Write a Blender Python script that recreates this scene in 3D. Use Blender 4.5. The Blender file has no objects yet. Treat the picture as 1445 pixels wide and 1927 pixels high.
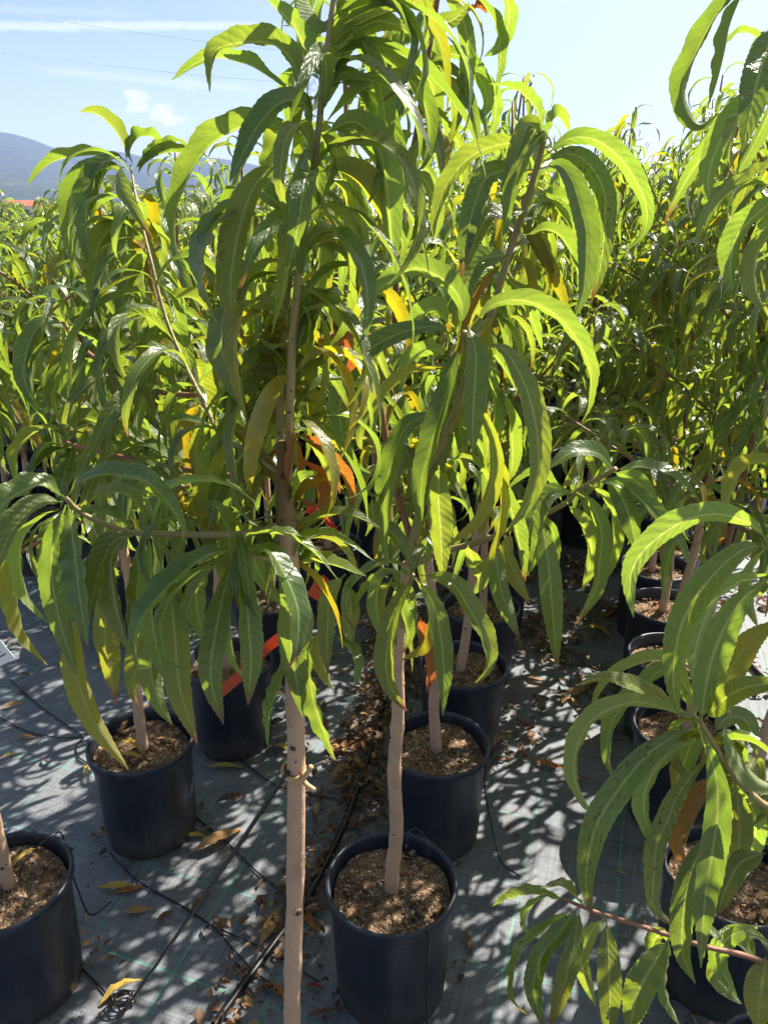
import bpy, math, random
import numpy as np
from mathutils import Vector, Matrix, Quaternion

R = math.radians
scene = bpy.context.scene
col = scene.collection
rng = random.Random(7)

# ------------------------------------------------------------------ camera
CAM_H, PITCH, FPX = 1.6, 21.3, 1447.0
cam = bpy.data.cameras.new('camera')
cam.sensor_fit = 'VERTICAL'; cam.sensor_height = 24.0; cam.lens = 24.0 * FPX / 1927.0
cam.clip_start = 0.02; cam.clip_end = 9000
cam_o = bpy.data.objects.new('camera', cam); col.objects.link(cam_o)
cam_o.location = (0, 0, CAM_H); cam_o.rotation_euler = (R(90 - PITCH), 0, 0)
scene.camera = cam_o
CS, SN = math.cos(R(PITCH)), math.sin(R(PITCH))

def ray(px, py):
    u, v = (px - 722.5) / FPX, (py - 963.5) / FPX
    return np.array((u, CS - v * SN, -SN - v * CS))
def P(px, py, Y):                       # world point seen at a photo position, at forward distance Y
    d = ray(px, py); return np.array((0, 0, CAM_H)) + d * (Y / d[1])
def G(px, py, z=0.0):                   # world point seen at a photo position, on the level z
    d = ray(px, py); return np.array((0, 0, CAM_H)) + d * ((z - CAM_H) / d[2])

# ------------------------------------------------------------------ light
SUN = Vector((0.62, 0.50, 0.86)).normalized()
SUN_EL = math.asin(SUN.z); SUN_AZ = math.atan2(SUN.x, SUN.y)
sun = bpy.data.lights.new('sun', 'SUN'); sun.energy = 5.0; sun.angle = R(0.53); sun.color = (1.0, 0.94, 0.84)
sun_o = bpy.data.objects.new('sun', sun); col.objects.link(sun_o)
sun_o.rotation_euler = SUN.to_track_quat('Z', 'Y').to_euler()
vs = scene.view_settings
vs.view_transform = 'Standard'; vs.look = 'None'; vs.exposure = 1.58; vs.gamma = 1.0; vs.use_curve_mapping = False
scene.cycles.max_bounces = 9; scene.cycles.transmission_bounces = 7; scene.cycles.diffuse_bounces = 7
scene.cycles.volume_bounces = 1; scene.cycles.use_denoising = True
scene.cycles.sample_clamp_indirect = 8.0

class NT:                                # small helper for node trees
    def __init__(s, tree):
        s.t = tree; s.n = tree.nodes; s.l = tree.links
    def new(s, typ, **kw):
        n = s.n.new(typ)
        for k, v in kw.items(): setattr(n, k, v)
        return n
    def put(s, sock, v):
        if isinstance(v, bpy.types.NodeSocket): s.l.new(v, sock)
        elif isinstance(v, (tuple, list)) and sock.type == 'RGBA' and len(v) == 3: sock.default_value = (*v, 1)
        else: sock.default_value = v
    def math(s, op, a, b=0.0, c=None, clamp=False):
        n = s.new('ShaderNodeMath', operation=op, use_clamp=clamp)
        s.put(n.inputs[0], a); s.put(n.inputs[1], b)
        if c is not None: s.put(n.inputs[2], c)
        return n.outputs[0]
    def vmath(s, op, a, b=None):
        n = s.new('ShaderNodeVectorMath', operation=op); s.put(n.inputs[0], a)
        if b is not None: s.put(n.inputs[1], b)
        return n.outputs['Value'] if op in ('DOT_PRODUCT', 'LENGTH') else n.outputs[0]
    def smooth(s, x, a, b, lo=0.0, hi=1.0):
        n = s.new('ShaderNodeMapRange', interpolation_type='SMOOTHSTEP')
        for i, v in enumerate((x, a, b, lo, hi)): s.put(n.inputs[i], v)
        return n.outputs[0]
    def mix(s, f, a, b, blend='MIX'):
        n = s.new('ShaderNodeMix', data_type='RGBA', blend_type=blend)
        s.put(n.inputs[0], f); s.put(n.inputs[6], a); s.put(n.inputs[7], b)
        return n.outputs[2]
    def noise(s, vec, scale, detail=3.0, rough=0.55, out=0):
        n = s.new('ShaderNodeTexNoise'); s.put(n.inputs['Vector'], vec)
        n.inputs['Scale'].default_value = scale; n.inputs['Detail'].default_value = detail; n.inputs['Roughness'].default_value = rough
        return n.outputs[out]
    def bump(s, h, strength=0.3, dist=0.002):
        n = s.new('ShaderNodeBump'); s.put(n.inputs['Height'], h)
        s.put(n.inputs['Strength'], strength); n.inputs['Distance'].default_value = dist
        return n.outputs[0]

def material(name):
    m = bpy.data.materials.new(name); m.use_nodes = True
    t = NT(m.node_tree); b = t.n['Principled BSDF']
    return m, t, b

# ------------------------------------------------------------------ world: sky with thin cloud, two puffs, two contrails
world = bpy.data.worlds.new('World'); scene.world = world; world.use_nodes = True
w = NT(world.node_tree); bg = w.n['Background']
sky = w.new('ShaderNodeTexSky', sky_type='NISHITA'); sky.sun_disc = False
sky.sun_elevation = SUN_EL; sky.sun_rotation = SUN_AZ
sky.air_density = 1.0; sky.dust_density = 1.2; sky.ozone_density = 1.4; sky.altitude = 200
tc = w.new('ShaderNodeTexCoord'); D = tc.outputs['Generated']
def unit(px, py):
    d = ray(px, py); return d / np.linalg.norm(d)
nz = w.noise(D, 60.0, 5, 0.6, out=1)
nzs = w.vmath('SUBTRACT', nz, (0.5, 0.5, 0.5))
def warp(amount):
    n = w.new('ShaderNodeVectorMath', operation='SCALE'); w.put(n.inputs[0], nzs); n.inputs['Scale'].default_value = amount
    return w.vmath('ADD', D, n.outputs[0])
Dw = warp(0.048); Dl = warp(0.008)
masks = []
for (px, py, r, amp) in ((258, 193, 0.020, 0.8), (272, 200, 0.014, 0.6), (315, 221, 0.024, 0.95), (340, 228, 0.015, 0.7), (348, 155, 0.018, 0.4)):
    dv = w.vmath('SUBTRACT', Dw, tuple(unit(px, py)))
    dv = w.vmath('MULTIPLY', dv, (1, 1, 1.55))
    masks.append(w.math('MULTIPLY', w.smooth(w.vmath('LENGTH', dv), r, r * 0.3), amp))
for (a, b, th, amp) in (((-300, 50), (560, 48), 0.0065, 0.5), ((30, 128), (520, 172), 0.007, 0.32), ((-200, 5), (300, 30), 0.006, 0.16)):
    A, B = unit(*a), unit(*b); n = np.cross(A, B); n /= np.linalg.norm(n); c = (A + B); c /= np.linalg.norm(c)
    half = math.acos(float(np.clip(A @ c, -1, 1)))
    band = w.smooth(w.math('ABSOLUTE', w.vmath('DOT_PRODUCT', Dl, tuple(n))), th, th * 0.2)
    ext = w.smooth(w.vmath('DOT_PRODUCT', D, tuple(c)), math.cos(half * 1.1), math.cos(half * 0.6))
    masks.append(w.math('MULTIPLY', w.math('MULTIPLY', band, ext), amp))
stretch = w.vmath('MULTIPLY', D, (1.0, 1.0, 4.5))
cir = w.smooth(w.noise(stretch, 2.6, 6, 0.62), 0.48, 0.80, 0.0, 0.26)
masks.append(cir)
tot = masks[0]
for m_ in masks[1:]: tot = w.math('MAXIMUM', tot, m_)
# white veil of thin cloud and dust low over the horizon, as everywhere round the sky
up = w.new('ShaderNodeSeparateXYZ'); w.put(up.inputs[0], D)
low = w.smooth(up.outputs[2], 0.0, 0.28, 0.18, 0.0)
tot = w.math('MAXIMUM', tot, low)
aur = w.smooth(w.vmath('DOT_PRODUCT', D, tuple(SUN)), 0.30, 0.98, 0.0, 0.55)
tot = w.math('MAXIMUM', tot, aur)
skyc = w.mix(tot, sky.outputs[0], (8.3, 8.5, 8.7))
w.put(bg.inputs[0], skyc); bg.inputs[1].default_value = 0.05

# ------------------------------------------------------------------ object helpers
def link(o, parent=None):
    col.objects.link(o)
    if parent is not None: o.parent = parent
    return o
def tag(o, label=None, cat=None, group=None, kind=None):
    if label: o['label'] = label
    if cat: o['category'] = cat
    if group: o['group'] = group
    if kind: o['kind'] = kind
    return o
def empty(name, loc):
    o = bpy.data.objects.new(name, None); o.location = loc; o.empty_display_size = 0.05
    return link(o)
class MB:                                # vertex / face collector
    def __init__(s): s.v = []; s.f = []; s.m = []
    def add(s, v, f, mi=0):
        b = len(s.v); s.v += [tuple(map(float, p)) for p in v]; s.f += [tuple(i + b for i in q) for q in f]; s.m += [mi] * len(f)
    def box(s, c, d, mi=0, rot=None):
        x, y, z = (k / 2 for k in d)
        v = [Vector((i * x, j * y, k * z)) for k in (-1, 1) for j in (-1, 1) for i in (-1, 1)]
        if rot is not None: v = [rot @ p for p in v]
        s.add([p + Vector(c) for p in v], [(0, 2, 3, 1), (4, 5, 7, 6), (0, 1, 5, 4), (2, 6, 7, 3), (0, 4, 6, 2), (1, 3, 7, 5)], mi)
    def tube(s, pts, rad, n=8, mi=0, caps=True):
        pts = [np.asarray(p, float) for p in pts]; k = len(pts)
        if not hasattr(rad, '__len__'): rad = [rad] * k
        ref = np.array((0.31, 0.17, 0.93)); vs_, fs = [], []
        for i in range(k):
            t = pts[min(i + 1, k - 1)] - pts[max(i - 1, 0)]; t /= (np.linalg.norm(t) + 1e-9)
            a = np.cross(t, ref); na = np.linalg.norm(a)
            if na < 1e-3: a = np.cross(t, (1, 0, 0)); na = np.linalg.norm(a)
            a /= na; b = np.cross(t, a)
            for j in range(n):
                th = 2 * math.pi * j / n
                vs_.append(pts[i] + rad[i] * (a * math.cos(th) + b * math.sin(th)))
        for i in range(k - 1):
            for j in range(n):
                j2 = (j + 1) % n
                fs.append((i * n + j, (i + 1) * n + j, (i + 1) * n + j2, i * n + j2))
        if caps: fs.append(tuple(range(n))); fs.append(tuple((k - 1) * n + j for j in reversed(range(n))))
        s.add(vs_, fs, mi)
    def lathe(s, prof, n=40, mi=0, c=(0, 0, 0)):
        vs_ = [(c[0] + r * math.cos(2 * math.pi * j / n), c[1] + r * math.sin(2 * math.pi * j / n), c[2] + z) for (r, z) in prof for j in range(n)]
        fs = [(i * n + j, i * n + (j + 1) % n, (i + 1) * n + (j + 1) % n, (i + 1) * n + j) for i in range(len(prof) - 1) for j in range(n)]
        s.add(vs_, fs, mi)
    def mesh(s, name, mats, smooth=True):
        me = bpy.data.meshes.new(name); me.from_pydata(s.v, [], s.f)
        for m in (mats if isinstance(mats, (list, tuple)) else [mats]): me.materials.append(m)
        if any(s.m): me.polygons.foreach_set('material_index', s.m)
        if smooth: me.polygons.foreach_set('use_smooth', [True] * len(s.f))
        me.update(); return me
    def build(s, name, mats, parent=None, loc=None, smooth=True):
        if loc is not None: s.v = [(a - loc[0], b - loc[1], c - loc[2]) for a, b, c in s.v]
        o = bpy.data.objects.new(name, s.mesh(name, mats, smooth))
        if loc is not None: o.location = loc
        return link(o, parent)

def spline(pts, n, closed=False):
    """Catmull-Rom through pts, n samples evenly spread by length; returns samples."""
    p = np.asarray(pts, float)
    if len(p) == 2: p = np.array([p[0], (p[0] + p[1]) / 2, p[1]])
    q = np.vstack([2 * p[0] - p[1], p, 2 * p[-1] - p[-2]]); out = []
    for i in range(1, len(q) - 2):
        t = np.linspace(0, 1, 16, endpoint=False)[:, None]
        a, b, c, d = q[i - 1], q[i], q[i + 1], q[i + 2]
        out.append(0.5 * (2 * b + (c - a) * t + (2 * a - 5 * b + 4 * c - d) * t ** 2 + (3 * b - a - 3 * c + d) * t ** 3))
    out.append(p[-1][None]); s = np.vstack(out)
    L = np.r_[0, np.cumsum(np.linalg.norm(np.diff(s, axis=0), axis=1))]
    tt = np.linspace(0, L[-1], n)
    return np.stack([np.interp(tt, L, s[:, k]) for k in range(s.shape[1])], 1)

# ------------------------------------------------------------------ materials
def leaf_material():
    m, t, b = material('peach_leaf')
    uvn = t.new('ShaderNodeUVMap'); uv = uvn.outputs[0]
    sx = t.new('ShaderNodeSeparateXYZ'); t.put(sx.inputs[0], uv); U, V = sx.outputs[0], sx.outputs[1]
    oi = t.new('ShaderNodeObjectInfo'); oc = t.new('ShaderNodeSeparateColor'); t.put(oc.inputs[0], oi.outputs['Color'])
    geo = t.new('ShaderNodeNewGeometry'); back = geo.outputs['Backfacing']; isl = geo.outputs['Random Per Island']
    txc = t.new('ShaderNodeTexCoord')
    comb = t.new('ShaderNodeCombineXYZ'); t.put(comb.inputs[0], t.math('MULTIPLY', U, 0.22)); t.put(comb.inputs[1], V)
    t.put(comb.inputs[2], t.math('MULTIPLY_ADD', oi.outputs['Random'], 17.0, t.math('MULTIPLY', isl, 9.0)))
    lv = comb.outputs[0]
    d = t.math('ABSOLUTE', t.math('MULTIPLY_ADD', U, 2.0, -1.0))
    mid = t.smooth(d, 0.13, 0.045)
    wob = t.noise(lv, 9.0, 2.0)
    ph = t.math('ADD', t.math('MULTIPLY_ADD', V, 15.0, t.math('MULTIPLY', d, -1.5)), t.math('MULTIPLY', wob, 0.9))
    lat = t.smooth(t.math('ABSOLUTE', t.math('SUBTRACT', t.math('FRACT', ph), 0.5)), 0.05, 0.0)
    quilt = t.math('ABSOLUTE', t.math('SUBTRACT', t.math('FRACT', ph), 0.5))
    vo = t.new('ShaderNodeTexVoronoi', feature='DISTANCE_TO_EDGE'); t.put(vo.inputs['Vector'], lv); vo.inputs['Scale'].default_value = 60
    fine = t.smooth(vo.outputs['Distance'], 0.09, 0.0)
    vein = t.math('MAXIMUM', mid, t.math('MAXIMUM', t.math('MULTIPLY', lat, 0.62), t.math('MULTIPLY', fine, 0.26)))
    n1 = t.noise(lv, 5.0, 4.0, 0.6); n2 = t.noise(lv, 22.0, 4.0, 0.65)
    bright = t.math('MULTIPLY_ADD', oc.outputs[2], 0.7, t.math('MULTIPLY_ADD', isl, 0.22, 0.55))
    top = t.mix(n1, (0.032, 0.066, 0.020), (0.070, 0.110, 0.022))
    hv = t.math('FRACT', t.math('ADD', t.math('MULTIPLY', oi.outputs['Random'], 7.3), t.math('MULTIPLY', isl, 3.1)))
    top = t.mix(t.smooth(hv, 0.45, 1.0, 0, 0.6), top, (0.098, 0.108, 0.024))
    top = t.mix(t.math('MULTIPLY', vein, 0.9), top, (0.24, 0.29, 0.10))
    und = t.mix(n1, (0.125, 0.160, 0.070), (0.170, 0.200, 0.095))
    und = t.mix(vein, und, (0.30, 0.32, 0.17))
    tra = t.mix(n1, (0.205, 0.36, 0.020), (0.345, 0.455, 0.028))
    tra = t.mix(t.smooth(hv, 0.45, 1.0, 0, 0.45), tra, (0.46, 0.44, 0.016))
    tra = t.mix(t.math('MULTIPLY', vein, 0.7), tra, (0.58, 0.62, 0.12))
    # yellowing and browning of the older leaves, spots and burnt tips
    yel = t.math('ADD', t.math('MULTIPLY_ADD', oc.outputs[0], 2.0, -1.15), t.math('ADD', t.math('MULTIPLY', n1, 0.9), t.math('MULTIPLY', V, 0.18)))
    yel = t.smooth(yel, 0.0, 0.75)
    brn = t.smooth(t.math('ADD', t.math('MULTIPLY_ADD', oc.outputs[0], 2.4, -1.9), t.math('MULTIPLY', n2, 0.5)), 0.0, 0.5)
    def aged(base, y, br, sp, rd, f):
        c = t.mix(t.math('MULTIPLY', yel, f), base, y); c = t.mix(brn, c, br)
        c = t.mix(tip, c, rd); return t.mix(spot, c, sp)
    tip = t.math('MULTIPLY', t.smooth(t.math('MULTIPLY_ADD', n2, 0.22, V), 0.93, 1.12), oi.outputs['Alpha'])
    spot = t.math('MULTIPLY', t.smooth(t.noise(lv, 42.0, 2.0, 0.5), 0.60, 0.68), t.smooth(t.math('MULTIPLY_ADD', oc.outputs[1], 0.62, t.noise(lv, 4.5, 2.0)), 0.86, 1.12))
    edge = t.smooth(d, 0.88, 1.0)
    top = aged(top, (0.19, 0.15, 0.02), (0.17, 0.085, 0.03), (0.085, 0.03, 0.015), (0.12, 0.045, 0.03), 0.85)
    und = aged(und, (0.25, 0.20, 0.06), (0.24, 0.13, 0.06), (0.10, 0.04, 0.03), (0.20, 0.085, 0.06), 0.85)
    tra = aged(tra, (0.56, 0.44, 0.008), (0.48, 0.125, 0.018), (0.14, 0.03, 0.01), (0.32, 0.07, 0.03), 0.95)
    top = t.mix(t.math('MULTIPLY', edge, 0.6), top, (0.22, 0.27, 0.09))  # glow of the serrated rim, painted pale into the top-side colour
    base = t.mix(back, top, und)
    bb = t.new('ShaderNodeCombineXYZ')
    for i in range(3): t.put(bb.inputs[i], bright)
    base = t.mix(1.0, base, bb.outputs[0], 'MULTIPLY'); tra = t.mix(1.0, tra, bb.outputs[0], 'MULTIPLY')
    t.put(b.inputs['Base Color'], base)
    t.put(b.inputs['Roughness'], t.math('MULTIPLY_ADD', back, 0.30, t.math('MULTIPLY_ADD', n2, 0.24, 0.16)))
    t.put(b.inputs['Specular IOR Level'], t.math('MULTIPLY_ADD', back, -0.50, 0.85))
    h = t.math('ADD', t.math('MULTIPLY', vein, -0.55), t.math('ADD', t.math('MULTIPLY', quilt, -1.1), t.math('MULTIPLY', n2, 0.8)))
    nb = t.bump(h, t.math('MULTIPLY_ADD', oi.outputs['Random'], 0.55, 0.12), 0.0022); t.put(b.inputs['Normal'], nb)
    tr = t.new('ShaderNodeBsdfTranslucent'); t.put(tr.inputs[0], tra); t.put(tr.inputs[1], nb)
    mx = t.new('ShaderNodeMixShader'); mx.inputs[0].default_value = 0.46
    t.l.new(b.outputs[0], mx.inputs[1]); t.l.new(tr.outputs[0], mx.inputs[2])
    t.l.new(mx.outputs[0], t.n['Material Output'].inputs[0])
    return m
M_LEAF = leaf_material()

def bark(name, c1, c2, scale=60, rough=0.75, spots=True):
    m, t, b = material(name)
    tcn = t.new('ShaderNodeTexCoord'); v = tcn.outputs['Object']
    st = t.vmath('MULTIPLY', v, (1, 1, 0.22))
    n = t.noise(st, scale, 5, 0.65); n2 = t.noise(v, scale * 0.25, 3)
    c = t.mix(n, c1, c2); pt_ = t.noise(v, 22, 5, 0.7); c = t.mix(t.smooth(pt_, 0.48, 0.66, 0, 0.5), c, tuple(k * q for k, q in zip(c2, (0.78, 0.80, 0.86)))); c = t.mix(t.smooth(n2, 0.5, 0.75, 0, 0.5), c, tuple(k * 0.55 for k in c1))
    if spots:
        vo = t.new('ShaderNodeTexVoronoi'); t.put(vo.inputs['Vector'], t.vmath('ADD', t.vmath('MULTIPLY', v, (0.55, 0.55, 1.5)), t.noise(v, 14.0, 2, 0.5, 1))); vo.inputs['Scale'].default_value = 85
        c = t.mix(t.math('MULTIPLY', t.smooth(vo.outputs['Distance'], 0.30, 0.14, 0, 0.5), t.smooth(n2, 0.4, 0.6)), c, (0.17, 0.09, 0.06))
    t.put(b.inputs['Base Color'], c); b.inputs['Roughness'].default_value = rough
    b.inputs['Specular IOR Level'].default_value = 0.3
    t.put(b.inputs['Normal'], t.bump(t.math('ADD', n, t.math('MULTIPLY', t.noise(v, 26, 4, 0.6), 1.6)), 0.85, 0.003))
    return m
M_TRUNK = bark('trunk_bark', (0.40, 0.235, 0.145), (0.54, 0.35, 0.235))
M_GRAFT = bark('rough_bark', (0.13, 0.075, 0.03), (0.24, 0.15, 0.06), 90)
M_STEM = bark('green_stem', (0.25, 0.20, 0.075), (0.35, 0.255, 0.115), 40, 0.5)
M_TWIG = bark('red_twig', (0.22, 0.085, 0.05), (0.34, 0.17, 0.10), 40, 0.5)
M_KNOT = bark('knot', (0.05, 0.03, 0.025), (0.12, 0.075, 0.05), 120, 0.9, False)

def plain(name, c, rough=0.5, spec=0.5, c2=None, scale=40, bumpy=0.0, trans=None):
    m, t, b = material(name)
    tcn = t.new('ShaderNodeTexCoord'); n = t.noise(tcn.outputs['Object'], scale, 4, 0.6)
    t.put(b.inputs['Base Color'], t.mix(n, c, c2 or tuple(k * 0.8 for k in c)))
    b.inputs['Roughness'].default_value = rough; b.inputs['Specular IOR Level'].default_value = spec
    if bumpy: t.put(b.inputs['Normal'], t.bump(n, bumpy, 0.003))
    if trans:
        tr = t.new('ShaderNodeBsdfTranslucent'); t.put(tr.inputs[0], trans)
        mx = t.new('ShaderNodeMixShader'); mx.inputs[0].default_value = 0.35
        t.l.new(b.outputs[0], mx.inputs[1]); t.l.new(tr.outputs[0], mx.inputs[2]); t.l.new(mx.outputs[0], t.n['Material Output'].inputs[0])
    return m
def pot_material():
    m, t, b = material('dark_blue_plastic')
    tcn = t.new('ShaderNodeTexCoord'); v = tcn.outputs['Object']
    oi = t.new('ShaderNodeObjectInfo')
    dust = t.noise(t.vmath('ADD', v, oi.outputs['Location']), 9.0, 6, 0.7)
    sep = t.new('ShaderNodeSeparateXYZ'); t.put(sep.inputs[0], v)
    lowd = t.smooth(sep.outputs[2], 0.12, 0.0, 0.0, 0.6)
    vo = t.new('ShaderNodeTexVoronoi'); t.put(vo.inputs['Vector'], v); vo.inputs['Scale'].default_value = 130
    spk = t.math('MULTIPLY', t.smooth(vo.outputs['Distance'], 0.20, 0.08), t.smooth(dust, 0.5, 0.7))
    c = t.mix(t.smooth(dust, 0.42, 0.80, 0, 0.42), (0.011, 0.016, 0.028), (0.075, 0.078, 0.082))
    stk = t.noise(t.vmath('MULTIPLY', t.vmath('ADD', v, oi.outputs['Location']), (1, 1, 0.12)), 38, 5, 0.7)
    c = t.mix(t.smooth(stk, 0.52, 0.78, 0, 0.45), c, (0.10, 0.098, 0.092))
    c = t.mix(t.math('MULTIPLY', lowd, dust), c, (0.16, 0.13, 0.10)); c = t.mix(t.math('MULTIPLY', spk, 0.6), c, (0.22, 0.20, 0.18))
    t.put(b.inputs['Base Color'], c)
    t.put(b.inputs['Roughness'], t.math('MULTIPLY_ADD', dust, 0.25, 0.30)); b.inputs['Specular IOR Level'].default_value = 0.5
    scr = t.noise(t.vmath('MULTIPLY', v, (1, 1, 0.15)), 160, 3)
    t.put(b.inputs['Normal'], t.bump(t.math('ADD', scr, dust), 0.12, 0.001))
    return m
M_POT = pot_material()
def soil_material():
    m, t, b = material('potting_soil')
    tcn = t.new('ShaderNodeTexCoord'); v = tcn.outputs['Object']
    vo = t.new('ShaderNodeTexVoronoi'); t.put(vo.inputs['Vector'], v); vo.inputs['Scale'].default_value = 210
    n = t.noise(v, 30, 6, 0.75); n2 = t.noise(v, 8, 3)
    sc = t.new('ShaderNodeSeparateColor'); t.put(sc.inputs[0], vo.outputs['Color'])
    c = t.mix(sc.outputs[0], (0.105, 0.060, 0.032), (0.32, 0.20, 0.118)); c = t.mix(t.smooth(n, 0.40, 0.62), c, (0.080, 0.050, 0.033))
    c = t.mix(t.math('MULTIPLY', t.smooth(sc.outputs[1], 0.86, 0.92), 0.7), c, (0.55, 0.42, 0.30))
    c = t.mix(t.smooth(n2, 0.5, 0.75, 0, 0.5), c, (0.30, 0.20, 0.125))
    t.put(b.inputs['Base Color'], c); b.inputs['Roughness'].default_value = 0.95; b.inputs['Specular IOR Level'].default_value = 0.15
    t.put(b.inputs['Normal'], t.bump(t.math('ADD', t.math('MULTIPLY', vo.outputs['Distance'], -1.0), n), 0.9, 0.004))
    return m
M_SOIL = soil_material()
ROW = Vector((0.26, 1.0, 0)).normalized(); ROWA = math.atan2(ROW.x, ROW.y)
def fabric_material():
    m, t, b = material('woven_ground_fabric')
    tcn = t.new('ShaderNodeTexCoord'); mp = t.new('ShaderNodeMapping'); t.put(mp.inputs[0], tcn.outputs['Object'])
    mp.inputs['Rotation'].default_value = (0, 0, ROWA + R(4)); v = mp.outputs[0]
    sx = t.new('ShaderNodeSeparateXYZ'); t.put(sx.inputs[0], v); x, y = sx.outputs[0], sx.outputs[1]
    wx = t.math('SINE', t.math('MULTIPLY', x, 2 * math.pi / 0.0028)); wy = t.math('SINE', t.math('MULTIPLY', y, 2 * math.pi / 0.0034))
    weave = t.math('MULTIPLY', wx, wy)
    warpn = t.noise(t.vmath('MULTIPLY', v, (150, 5, 1)), 1.0, 3, 0.6); weftn = t.noise(t.vmath('MULTIPLY', v, (5, 140, 1)), 1.0, 3, 0.6)
    dust = t.noise(v, 3.2, 7, 0.72); dust2 = t.noise(v, 17, 5, 0.7)
    thr = t.math('ADD', t.math('MULTIPLY', warpn, 0.5), t.math('MULTIPLY', weftn, 0.5))
    c = t.mix(t.smooth(thr, 0.40, 0.62), (0.014, 0.021, 0.032), (0.086, 0.102, 0.124))
    c = t.mix(t.smooth(t.math('MULTIPLY_ADD', dust2, 0.4, dust), 0.52, 0.95, 0.0, 0.45), c, (0.24, 0.24, 0.24))
    def line(a, per, wd, off):
        f = t.math('ABSOLUTE', t.math('SUBTRACT', t.math('FRACT', t.math('MULTIPLY_ADD', a, 1 / per, off)), 0.5))
        return t.smooth(f, wd / per, wd / per * 0.5)
    bx, by = line(x, 0.235, 0.0034, 0.1), line(y, 0.245, 0.0034, 0.33)
    brk = t.smooth(t.noise(v, 5.0, 4, 0.6), 0.36, 0.52)
    g = t.math('MULTIPLY', t.math('MAXIMUM', bx, by), t.math('MULTIPLY_ADD', thr, 0.5, t.math('MULTIPLY', brk, 0.55)), clamp=True)
    c = t.mix(g, c, (0.025, 0.24, 0.16))
    t.put(b.inputs['Base Color'], c)
    t.put(b.inputs['Roughness'], t.math('MULTIPLY_ADD', dust, 0.2, 0.48)); b.inputs['Specular IOR Level'].default_value = 1.0; b.inputs['IOR'].default_value = 1.62
    h = t.math('ADD', t.math('MULTIPLY', weave, 0.25), t.math('ADD', t.math('MULTIPLY', thr, 1.3), t.math('ADD', t.math('MULTIPLY', dust, 2.2), t.math('MULTIPLY', t.noise(v, 5.0, 3, 0.5), 9.0))))
    t.put(b.inputs['Normal'], t.bump(h, 0.65, 0.0022))
    return m
M_FABRIC = fabric_material()
M_FIELD = plain('field_soil', (0.10, 0.12, 0.05), 0.95, 0.1, (0.20, 0.17, 0.10), 0.05)
M_TUBE = plain('black_tube', (0.008, 0.008, 0.009), 0.24, 0.5, (0.014, 0.014, 0.015), 30)
M_TIE = plain('tan_tie', (0.50, 0.30, 0.14), 0.5, 0.4, (0.42, 0.24, 0.11), 60)
M_ORANGE = plain('orange_tape', (0.72, 0.14, 0.05), 0.45, 0.4, (0.62, 0.12, 0.05), 30, 0.0, (0.9, 0.22, 0.06))
M_RED = plain('red_tag', (0.66, 0.05, 0.03), 0.45, 0.4, None, 30, 0.0, (0.9, 0.10, 0.02))
M_WHITE = plain('white_tag', (0.78, 0.78, 0.76), 0.5, 0.4, (0.70, 0.70, 0.69), 30)
M_INK = plain('grey_print', (0.14, 0.14, 0.15), 0.6, 0.2)
M_DRY = {}
for nm, c1, c2 in (('yellow', (0.58, 0.42, 0.08), (0.48, 0.30, 0.06)), ('tan', (0.50, 0.29, 0.12), (0.36, 0.19, 0.08)), ('brown', (0.22, 0.11, 0.05), (0.13, 0.065, 0.035)),
                   ('orange', (0.50, 0.22, 0.05), (0.36, 0.13, 0.04)), ('red', (0.42, 0.05, 0.035), (0.25, 0.06, 0.03)), ('dark', (0.085, 0.05, 0.03), (0.16, 0.09, 0.05))):
    M_DRY[nm] = plain('dry_leaf_' + nm, c1, 0.6, 0.35, c2, 45, 0.6, tuple(min(1, k * 1.3) for k in c1))

# ------------------------------------------------------------------ ground, far field, hills, air
g = MB(); g.add([(-40, -6, 0), (40, -6, 0), (40, 30, 0), (-40, 30, 0)], [(0, 1, 2, 3)])
tag(g.build('ground_fabric', M_FABRIC), kind='structure')
g = MB(); g.add([(-4000, -400, -0.05), (4000, -400, -0.05), (4000, 4000, -0.05), (-4000, 4000, -0.05)], [(0, 1, 2, 3)])
tag(g.build('ground', M_FIELD), kind='structure')

def hill(name, crest, Y0, depth, seed):
    """crest: photo positions along the skyline, put at distance Y0; slopes fall towards and away from the viewer."""
    r = np.random.default_rng(seed)
    c = spline([P(x, y, Y0) for x, y in crest], 140)
    rows = []; K = 16
    ph = r.uniform(0, 6.28, (5,)); fx = np.linspace(0, 1, len(c))
    for k in range(K + 1):
        s = k / K; f = s if s <= 0.75 else 1 - (s - 0.75) / 0.25 * 0.9
        prof = (s / 0.75) ** 0.8 if s <= 0.75 else 1 - (s - 0.75) * 2
        rough = sum(np.sin(fx * (9 + 13 * i) * 2 + ph[i] + s * (4 + 3 * i)) / (1 + i) for i in range(5)) * 0.035 * (1 - abs(prof - .5)) * (0 if s == .75 else 1)
        z = c[:, 2] * np.clip(prof + rough * (1 if s < .73 else 0), 0, 1.2)
        y = Y0 + (s - 0.75) * depth; q = c.copy(); q[:, 0] = c[:, 0] * (y / Y0) ; q[:, 1] = y; q[:, 2] = z - (2 if s == 0 else 0)
        rows.append(q)
    n = len(c); v = np.vstack(rows); f = [(i * n + j, i * n + j + 1, (i + 1) * n + j + 1, (i + 1) * n + j) for i in range(K) for j in range(n - 1)]
    b = MB(); b.add(v, f); return tag(b.build(name, M_HILL), kind='structure')
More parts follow.
